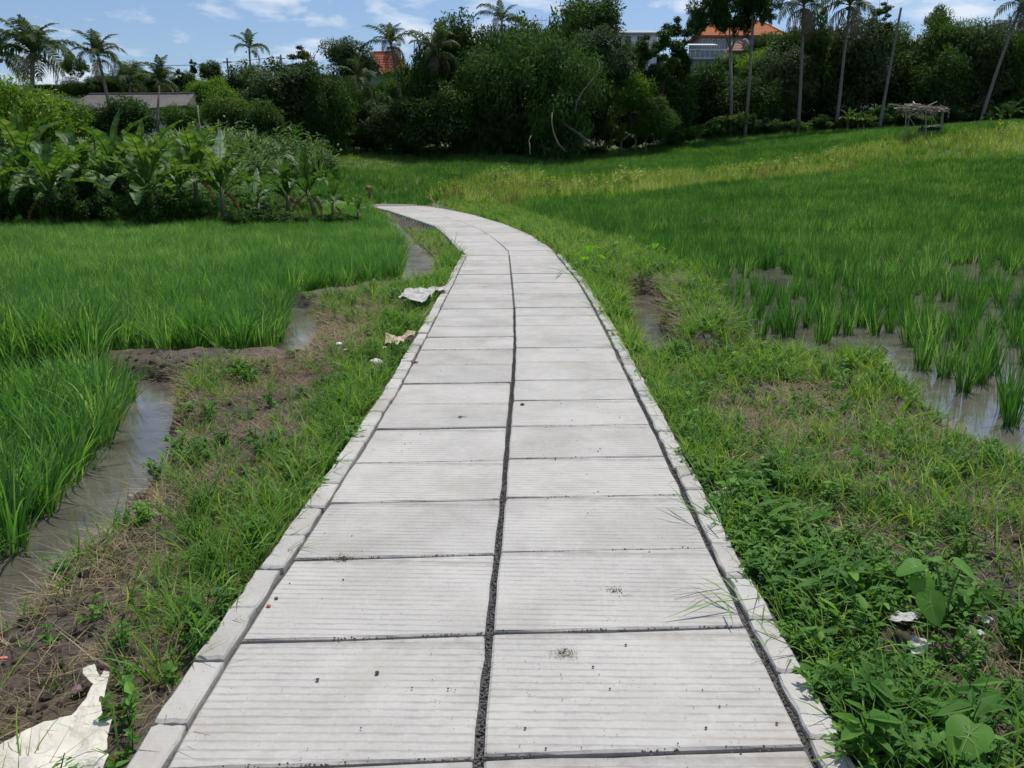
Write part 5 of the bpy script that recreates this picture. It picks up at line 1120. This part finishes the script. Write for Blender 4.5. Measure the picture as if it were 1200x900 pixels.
# dark things kept under the shelter
bl = plainmat('black_plastic', (.012, .012, .014), (.03, .03, .032), 4, .45, .3)
def lump(name, w, d, h, m, seed, parent=None, loc=None): 
    me = rock(seed, name, m, 3, 1, .35); me.transform(Matrix.Diagonal((w, d, h, 1))); me.transform(Matrix.Translation((0, 0, h*.42))); return me
x, y = sx+sp_(1081, 160)[0], 61.3; thing('covered_heap', 'tall black plastic covered heap under the left side of the shelter', 'heap', (x, y, Z1(x, y)-.05), me=lump('covered_heap', .5, .5, 1.0, bl, 81))
x, y = sx+sp_(1095, 160)[0], 61.4; t = thing('black_bench', 'low black seat with rounded top under the right side of the shelter', 'bench', (x, y, Z1(x, y)))
ob('seat', lump('seat', 1.15, .5, .34, bl, 82), t, (0, 0, .45))
for a in (-.42, .42):
    for b in (-.16, .16): ob('leg', MB().box((a, b, .28), (.06, .06, .6)).mesh('leg', bl), t)
x, y = sx+sp_(1090, 160)[0], 60.9; thing('black_bundle', 'low black bundle on the ground between the heap and the seat', 'bundle', (x, y, Z1(x, y)-.03), me=lump('black_bundle', .6, .4, .34, bl, 83))

# ------------------------------------------------------------------ stakes and posts
def onG(px, py, z=-.05): a = G(px, py, z); return (a[0], a[1], Z1(*a))
a = hit(433, 240); z = Z1(*a); H = 22*a[1]/FOC; t = thing('tree_stump', 'short post with dry rootlike head at the path bend', 'post', (a[0], a[1], z))
ob('post', MB().tube([(0, 0, -.1), (.02, 0, H*.6), (0, 0, H*.9)], [.07, .06, .08], 6).mesh('post', bark), t); ob('head', lump('head', .42, .35, .32, banbrown, 84), t, (-.02, 0, H*.72))
a = hit(539, 212); z = Z1(*a); thing('stake', 'thin dark stake at the edge of the bund beyond the path', 'stake', (a[0], a[1], z), me=MB().tube([(0, 0, -.1), (.15, 0, .6), (.22, 0, 1.0)], [.035, .03, .02], 5).mesh('stake', bark))
a = hit(586, 186); z = Z1(*a); thing('stake', 'pale thin stake at the far edge of the rice below the weeping trees', 'stake', (a[0], a[1], z), me=MB().tube([(0, 0, -.1), (.1, 0, .6), (.18, 0, 1.1)], [.05, .04, .03], 5).mesh('stake', gw))

# ------------------------------------------------------------------ broad-leaved weeds that can be told apart
taro = leafmat('taro_leaf', (.09, .23, .035), (.15, .33, .055), (.21, .40, .08), .5, .5, 9, .25)
veinm = plainmat('leaf_vein', (.16, .33, .08), (.20, .38, .11), 4, .6, 0)
def heart(L, seed, m=taro, curl=.18):
    r = np.random.default_rng(seed); out = []
    for i in range(28):
        a = 2*PI*i/28; R_ = 1-.42*math.cos(a)**9*(1 if math.cos(a) > 0 else 0); x = .62*math.sin(a)*R_*(1.0); y = -math.cos(a)*R_*.62
        if math.cos(a) < 0: y = -math.cos(a)*.95; x = .60*math.sin(a)*(1-.30*(-math.cos(a)))
        out.append((x*(1+r.normal(0, .02)), y))
    V = [(0, 0, 0)]; F = []
    for k in (.5, 1.0):
        for x, y in out: V.append((x*k*L, y*k*L, -curl*L*(y*k)**2*.6+.16*L*abs(x*k)+.02*L*math.sin(9*x+seed)*k))
    for i in range(28):
        j = (i+1) % 28; F += [(0, 1+i, 1+j), (1+i, 29+i, 29+j, 1+j)]
    hgt = lambda x, y: -curl*L*y*abs(y)*.6*(1 if y > 0 else -1)*(1 if y > 0 else -1)+.16*L*abs(x)+.02*L*math.sin(9*x+seed)
    nb = len(F)
    for e, w in ([((0, .9), .014)]+[((sg_*.46, .34-.30*k), .009) for k in range(3) for sg_ in (-1, 1)]+[((sg_*.2, -.5), .009) for sg_ in (-1, 1)]):
        n0 = len(V); s_ = (0, .12) if e[1] > .1 and e[0] else (0, 0)
        dx, dy = e[0]-s_[0], e[1]-s_[1]; l_ = math.hypot(dx, dy); px_, py_ = -dy/l_*w, dx/l_*w
        for t_ in (0, .5, 1.0):
            X_, Y_ = s_[0]+dx*t_, s_[1]+dy*t_; z_ = -curl*L*(Y_)**2*.6+.16*L*abs(X_)+.02*L*math.sin(9*X_+seed)+.012*L
            for q_ in (1, -1): V.append(((X_+px_*q_*(1-t_*.7))*L, (Y_+py_*q_*(1-t_*.7))*L, z_))
        F += [(n0, n0+1, n0+3, n0+2), (n0+2, n0+3, n0+5, n0+4)]
    me = mesh('leaf', np.array(V), F, [m, veinm], smooth=True)
    for i in range(nb, len(F)): me.polygons[i].material_index = 1
    return me
HL = [heart(.10, i) for i in range(4)]
stemm = plainmat('weed_stem', (.10, .16, .05), (.16, .22, .08), 6, .6, 0)
def taro_plant(px, py, leaves, label, name='taro_plant', z=-.05, cat='plant', hs=1.):
    x, y = G(px, py, z); z0 = Z1(x, y); t = thing(name, label, cat, (x, y, z0))
    for lx, ly, size, ax, tz, h in leaves:                       # leaf centre in the photograph, size, heading, tilt, height
        hx_, hy_ = G(lx, ly, z0+h); p = np.array([hx_-x, hy_-y, h])
        lo_ = ob('leaf', HL[random.randrange(4)], t, p, (tz, random.uniform(-.15, .15), ax), size/.10*.64)
        ob('stem', MB().tube([(0, 0, -.01), p*.5+np.array([0, 0, h*.18]), p-[0, 0, .002]], [.005, .004, .003], 5).mesh('stem', stemm), t)
taro_plant(1104, 735, [(1072, 664, .12, 1.7, -.35, .26), (1080, 686, .11, 2.8, -.75, .21), (1126, 664, .115, -2.2, -.55, .27), (1090, 706, .13, 3.2, -.9, .18), (1096, 656, .06, .4, -.2, .27)], 'tall taro plant with four heart shaped leaves beside the dry grass at lower right')
taro_plant(1085, 905, [(1136, 860, .15, 2.3, -.55, .15), (1085, 868, .09, 3.6, -.4, .10), (1018, 870, .09, 2.3, -.4, .08), (1046, 860, .07, 2.9, -.3, .09), (1142, 884, .08, 3.3, -.6, .08)], 'low group of wide heart shaped leaves at the bottom right corner')
taro_plant(688, 318, [(680, 296, .20, 1.2, -.5, .34), (692, 290, .22, .2, -.6, .42), (703, 300, .20, 5.2, -.4, .30), (676, 308, .18, 2.0, -.3, .18), (697, 312, .18, 4.4, -.2, .2), (686, 303, .2, 3.1, .5, .26)], 'clump of large taro leaves beside the right kerb near the bend')
taro_plant(768, 302, [(760, 289, .17, 1.0, -.5, .26), (768, 287, .19, 0, -.6, .30), (776, 290, .17, 5.0, -.4, .26)], 'taro plant with bright leaves between the verge and the right paddy')
taro_plant(722, 348, [(703, 342, .10, 1.5, -.4, .12), (713, 345, .10, .6, -.3, .10), (728, 345, .11, 4.8, -.4, .12), (735, 348, .10, 5.2, -.3, .1)], 'low taro plant with bright leaves near the ditch')
taro_plant(1008, 548, [(1004, 530, .085, .2, .9, .13), (1030, 560, .06, 4.4, -.2, .1)], 'small taro seedling with one upright leaf in the dead straw')
# long grass stalks fallen over the right kerb onto the slabs
gl = leafmat('grass_stalk_leaf', (.10, .22, .05), (.18, .32, .09), (.30, .38, .16), .35, .5, 4)
def stalk(pts, leaves, label, name='grass_stalk', m=gl, rad=.0018, sag=.0):
    P = [np.array((*G(a, b, z), z)) for a, b, z in pts]; o = P[0].copy(); q = MB(); q.tube([p-o for p in P], [rad]*(len(P)-1)+[rad*.5], 4)
    for i, (a, b, z, c_, d, z2, w) in enumerate(leaves):
        A_ = np.array((*G(a, b, z), z))-o; B_ = np.array((*G(c_, d, z2), z2))-o; n_ = np.cross(B_-A_, [0, 0, 1]); n_ = n_/np.linalg.norm(n_)*w; M_ = (A_+B_)/2+np.array([0, 0, .012])
        q.add([A_-n_*.5, A_+n_*.5, M_+n_, M_-n_, B_], [(0, 1, 2, 3), (3, 2, 4)])
    return thing(name, label, 'grass', tuple(o), me=q.mesh(name, m))
stalk([(868, 618, .05), (845, 612, .07), (815, 600, .06), (796, 594, .04)], [(830, 606, .06, 765, 576, .06, .004), (815, 600, .06, 762, 597, .03, .003), (806, 597, .05, 783, 567, .10, .004), (845, 612, .07, 830, 585, .1, .004)], 'green grass stalk leaning over the right kerb beside the fifth slab')
stalk([(898, 700, .03), (870, 703, .05), (840, 705, .05), (800, 722, .012)], [(868, 703, .05, 820, 695, .02, .005), (865, 704, .05, 812, 672, .05, .004), (860, 700, .05, 770, 728, .008, .005), (850, 705, .05, 860, 736, .02, .004), (870, 703, .05, 835, 668, .07, .004)], 'long grass stalk lying from the right verge across the joint onto the slab')
stalk([(846, 690, .02), (820, 694, .012), (790, 702, .006)], [(835, 690, .012, 802, 683, .006, .002), (830, 696, .012, 800, 715, .006, .002), (820, 690, .012, 775, 697, .006, .002), (850, 698, .015, 812, 708, .008, .002)], 'dry straw coloured stalk lying beside the long grass stalk', 'straw_stalk', gr2)
stalk([(935, 760, .02), (900, 745, .07), (885, 738, .10)], [(900, 745, .07, 880, 722, .07, .004), (905, 746, .06, 893, 762, .04, .003)], 'bent grass stalk with shadow on the right kerb stone')
stalk([(690, 322, .03), (660, 316, .05), (628, 313, .03)], [(670, 318, .05, 640, 308, .05, .012), (650, 315, .05, 618, 316, .03, .012), (660, 316, .05, 650, 326, .03, .012)], 'green grass stalk lying across the right kerb near the bend')
for i, (a, b) in enumerate([(258, 690), (236, 742), (300, 640), (352, 560)]):
    stalk([(a-18, b+16, -.03), (a-2, b+2, .08), (a+14, b-10, .06)], [(a+2, b, .07, a+26, b-22, .05, .004), (a-6, b+4, .05, a-22, b-24, .16, .004), (a-12, b+8, .03, a+10, b-30, .2, .004)], ['broad grass blade leaning on the left kerb nearest the white sheet', 'grass blade leaning over the second left kerb stone', 'curved grass blade beside the left kerb', 'grass blade beside the left kerb, farthest of those leaning on it'][(1, 0, 2, 3)[i]])

# ------------------------------------------------------------------ litter
def sheet(name, outline, m, label, cat, z=.0, amp=.03, sp=.012, lift=.015, seed=0, fold=None, dirt=None):
    """crumpled cloth or plastic: outline traced on the ground it lies on, creased, with thickness"""
    r = np.random.default_rng(seed); P = np.array(GP(outline, z)); lo, hi = P.min(0), P.max(0)
    # finer wavy rim
    R_ = []
    for i in range(len(P)):
        a, b = P[i], P[(i+1) % len(P)]; n = max(1, int(np.linalg.norm(b-a)/sp))
        for k in range(n): R_.append(a+(b-a)*k/n+r.normal(0, sp*.06, 2))
    R_ = np.array(R_); X, Yy = np.meshgrid(np.arange(lo[0], hi[0], sp), np.arange(lo[1], hi[1], sp)); X = X.ravel()+r.normal(0, sp*.2, X.size); Yy = Yy.ravel()+r.normal(0, sp*.2, Yy.size)
    k = (sdist(R_, X, Yy) < -sp*.5); Q = np.r_[R_, np.c_[X[k], Yy[k]]]
    tt = geometry.delaunay_2d_cdt([Vector(p) for p in Q], [], [list(range(len(R_)))], 1, 1e-5)
    V = np.array([(v.x, v.y) for v in tt[0]]); x, y = V[:, 0], V[:, 1]; zz = np.zeros(len(x)); s_ = 1/max(hi-lo)
    for j in range(5):
        th = r.uniform(0, PI); f = s_*r.uniform(1.5, 4.2); u = x*math.cos(th)+y*math.sin(th)+.03*vnoise(x, y, 9*s_*.6, seed+j, 2)/s_*.8
        tri = np.abs(((u*f+r.uniform()) % 1)-.5)*2; zz += amp/(j*.6+1)*tri*.5*(vnoise(x, y, 3*s_, seed+j*3, 2))
    zz += amp*.35*np.abs(vnoise(x, y, 6*s_, seed+40, 2)-.5)*2
    g0 = Z(x, y); g0 = np.maximum(g0, float(np.median(g0))-.02); zz = zz+g0*.5+np.median(g0)*.5+lift; c0 = np.array([x.mean(), y.mean(), zz.min()])
    me = mesh(name, np.c_[x, y, zz]-c0, [tuple(f) for f in tt[2]], m, smooth=False)
    o = thing(name, label, cat, tuple(c0), me=me); md = o.modifiers.new('thickness', 'SOLIDIFY'); md.thickness = .003; return o
tarp = plainmat('cream_sheet', (.50, .46, .36), (.66, .62, .52), 7, .6, .3, 60, spec=.4)
sack = plainmat('dirty_sack', (.36, .34, .30), (.62, .60, .56), 10, .85, .6, 120)
tan = plainmat('tan_cloth', (.36, .26, .17), (.52, .42, .30), 8, .9, .5)
pw = plainmat('pale_rag', (.52, .48, .40), (.68, .64, .56), 8, .85, .4)
sheet('plastic_sheet', [(-30,905),(0,873),(25,860),(52,850),(84,842),(98,826),(110,808),(97,792),(98,787),(112,784),(117,795),(122,788),(128,788),(126,806),(119,828),(120,838),(132,846),(127,868),(125,884),(113,888),(129,894),(118,912),(60,930),(-40,935)], tarp, 'torn cream coloured plastic sheet lying crumpled in the bottom left corner', 'plastic sheet', -.02, .045, .012, .02, 3)
sheet('crumpled_sack', [(467,355),(475,349),(487,346),(498,347),(506,341),(520,341),(525,344),(514,346),(507,350),(505,357),(495,360),(480,360),(470,358)], sack, 'crumpled white and grey sack lying over the left kerb', 'sack', 0, .20, .03, .07, 14)
sheet('tan_cloth', [(451,404),(452,395),(462,393),(470,395),(478,390),(487,392),(484,398),(474,399),(466,404),(458,407)], tan, 'tan crumpled cloth in the grass beside the left kerb', 'cloth', 0, .12, .03, .02, 5)
def small(px, py, w, h, label, m, name='stone', cat='stone', seed=0, flat=.6, rz=0., z=-.05):
    x, y = G(px, py, z); s = y/FOC; me = rock(seed, name, m, 2, flat, .3); me.transform(Matrix.Diagonal((w*s, h*s*2.2, w*s, 1))); zz = max(Z1(x, y), -.2); return thing(name, label, cat, (x, y, zz+.02), (0, 0, rz), 1, None, me)
small(441, 426, 15, 9, 'cream coloured rounded stone in the grass beside the left kerb', pw, seed=91, rz=.5)
small(451, 411, 9, 4, 'small pale scrap between the cream stone and the tan cloth', pw, 'paper_scrap', 'litter', 92, .3)
small(424, 444, 7, 5, 'pale narrow stone just below the cream coloured stone', pw, seed=93, rz=.6)
small(397, 408, 8, 5, 'small white scrap on the bare soil left of the tan cloth', white, 'paper_scrap', 'litter', 94, .4)
small(405, 413, 5, 3, 'tiny white scrap right of the other scrap on the bare soil', white, 'paper_scrap', 'litter', 95, .4)
small(489, 374, 6, 3, 'small pale scrap in the grass below the crumpled sack', pw, 'paper_scrap', 'litter', 96, .4)
small(460, 355, 8, 4, 'yellow scrap at the left end of the crumpled sack', plainmat('yellow_plastic', (.55, .42, .02), (.7, .55, .05), 5, .5, 0), 'plastic_scrap', 'litter', 97, .4)
small(513, 334, 8, 3, 'pale scrap in the grass above the crumpled sack', pw, 'paper_scrap', 'litter', 98, .4)
small(757, 403, 5, 6, 'white scrap on the right verge beside the ditch', white, 'paper_scrap', 'litter', 99, .4)
small(762, 407, 4, 5, 'white scrap just right of the other one beside the ditch', white, 'paper_scrap', 'litter', 100, .4)
small(741, 408, 5, 4, 'blue scrap beside the right kerb', plainmat('blue_plastic', (.05, .12, .35), (.08, .18, .45), 5, .5, 0), 'plastic_scrap', 'litter', 101, .4)
small(748, 306, 8, 6, 'yellow and white scrap on the mud near the taro plants', plainmat('cream_plastic', (.6, .5, .2), (.75, .68, .4), 5, .5, 0), 'plastic_scrap', 'litter', 102, .5)
small(682, 284, 9, 4, 'white scrap on dark soil beside the right side of the path bend', white, 'paper_scrap', 'litter', 103, .4)
small(661, 293, 4, 5, 'dark blue scrap at the end of the right kerb', plainmat('navy_plastic', (.03, .04, .12), (.05, .07, .2), 5, .5, 0), 'plastic_scrap', 'litter', 104, .6)
small(246, 650, 5, 5, 'tiny blue bottle cap on the left verge', plainmat('blue_plastic', (.05, .12, .35), (.08, .18, .45), 5, .5, 0), 'bottle_cap', 'litter', 105, .5)
small(156, 556, 20, 8, 'pale muddy stone at the edge of the left ditch', plainmat('pale_mud_stone', (.22, .19, .16), (.36, .33, .29), 8, .9, .5), seed=106)
small(91, 808, 14, 10, 'pinkish brown scrap behind the cream sheet', plainmat('mauve_plastic', (.16, .09, .11), (.24, .14, .16), 5, .6, 0), 'plastic_scrap', 'litter', 107, .5)
small(4, 776, 14, 3, 'thin pink strip at the left edge of the photo', plainmat('pink_plastic', (.6, .16, .16), (.7, .25, .25), 5, .5, 0), 'plastic_scrap', 'litter', 108, .3)
scrapw = plainmat('dirty_white_plastic', (.34, .34, .33), (.56, .56, .54), 40, .6, .5)
sheet('plastic_wrapper', [(1040,722),(1052,712),(1072,713),(1078,718),(1066,724),(1050,728)], scrapw, 'crumpled white wrapper left of the taro plant', 'wrapper', 0, .02, .008, .03, 6)
sheet('plastic_wrapper', [(1064,750),(1070,740),(1086,742),(1092,750),(1080,760),(1070,758)], scrapw, 'crumpled white wrapper below the taro plant', 'wrapper', 0, .02, .008, .03, 7)
sheet('plastic_wrapper', [(1146,710),(1152,706),(1158,712),(1168,712),(1160,720),(1152,718)], scrapw, 'torn white scrap behind the dry grass at the right', 'wrapper', 0, .02, .008, .03, 8)
sheet('plastic_wrapper', [(1136,736),(1150,733),(1156,738),(1142,740)], scrapw, 'small white strip lying on the dry grass', 'wrapper', 0, .01, .006, .04, 9)
sheet('plastic_wrapper', [(834,574),(848,570),(866,572),(862,578),(842,579)], pw, 'pale scrap lying in the grass beside the right kerb', 'wrapper', 0, .015, .008, .03, 10)
# things on the slabs
def onslab(px, py, w, label, m, name, cat, seed, flat=.7):
    x, y = G(px, py, 0); s = w*y/FOC; me = rock(seed, name, m, 2, flat, .25); me.transform(Matrix.Scale(s, 4)); return thing(name, label, cat, (x, y, s*flat*.35), (0, 0, seed), 1, None, me)
onslab(315, 711, 6, 'small red brick chip on the left slab', plainmat('brick_chip', (.38, .12, .07), (.5, .18, .1), 8, .9, .3), 'brick_chip', 'chip', 201)
onslab(324, 702, 5, 'small dark pebble beside the red brick chip', stone, 'pebble', 'pebble', 202)
onslab(372, 797, 5, 'round dark pebble on the nearest full left slab', stone, 'pebble', 'pebble', 203)
onslab(442, 789, 6, 'dark pebble near the middle joint on the left slab', stone, 'pebble', 'pebble', 204)
onslab(612, 475, 5, 'dark round pebble on the right slab just past the middle joint', stone, 'pebble', 'pebble', 205)
def dirt(px, py, w, h, label, nst, seed, rot=0.):
    x, y = G(px, py, 0); s = w*y/FOC; r = np.random.default_rng(seed); dm = plainmat('dry_dirt', (.17, .13, .09), (.27, .21, .15), 30, .95, .6)
    t = thing('dirt_clump', label, 'dirt', (x, y, 0)); q = MB()
    for i in range(90 if nst else 420):
        a = r.normal(0, .26, 2)*s*(np.array([1, .8])); k = r.uniform(.0012, .0042)*(1.4 if nst else .8)*y/3; b = r.normal(0, 1, (4, 3)); b /= np.linalg.norm(b, axis=1)[:, None]
        q.add(np.array([*a, k*.4+ (r.uniform(0, .12)*s*math.exp(-(a@a)/(s*.18)**2) if nst else 0)])+b*k, [(0, 1, 2), (0, 2, 3), (0, 3, 1), (1, 3, 2)])
    ob('soil', q.mesh('soil', dm), t, kind='stuff')
    if nst:
        m_ = mesh('roots', *blades(nst, (s*.4, s*1.1), (.0012, .0022), s*.3, (.9, 1.5), (-.2, .4), 2, seed), gr2); ob('roots', m_, t, (0, 0, .008))
dirt(720, 693, 22, 10, 'dried grass root clump with brown soil on the right slab', 26, 210)
dirt(540, 490, 14, 8, 'small brown dirt clump on the left slab in the middle distance', 10, 211)
dirt(661, 766, 32, 16, 'flat brown dirt patch near the top of the nearest right slab', 0, 212)
dirt(402, 655, 18, 6, 'dead grass wisp on the joint of the left slabs', 16, 213)
dirt(484, 425, 10, 5, 'brown bit of dirt on the left slab near the kerb', 4, 214)
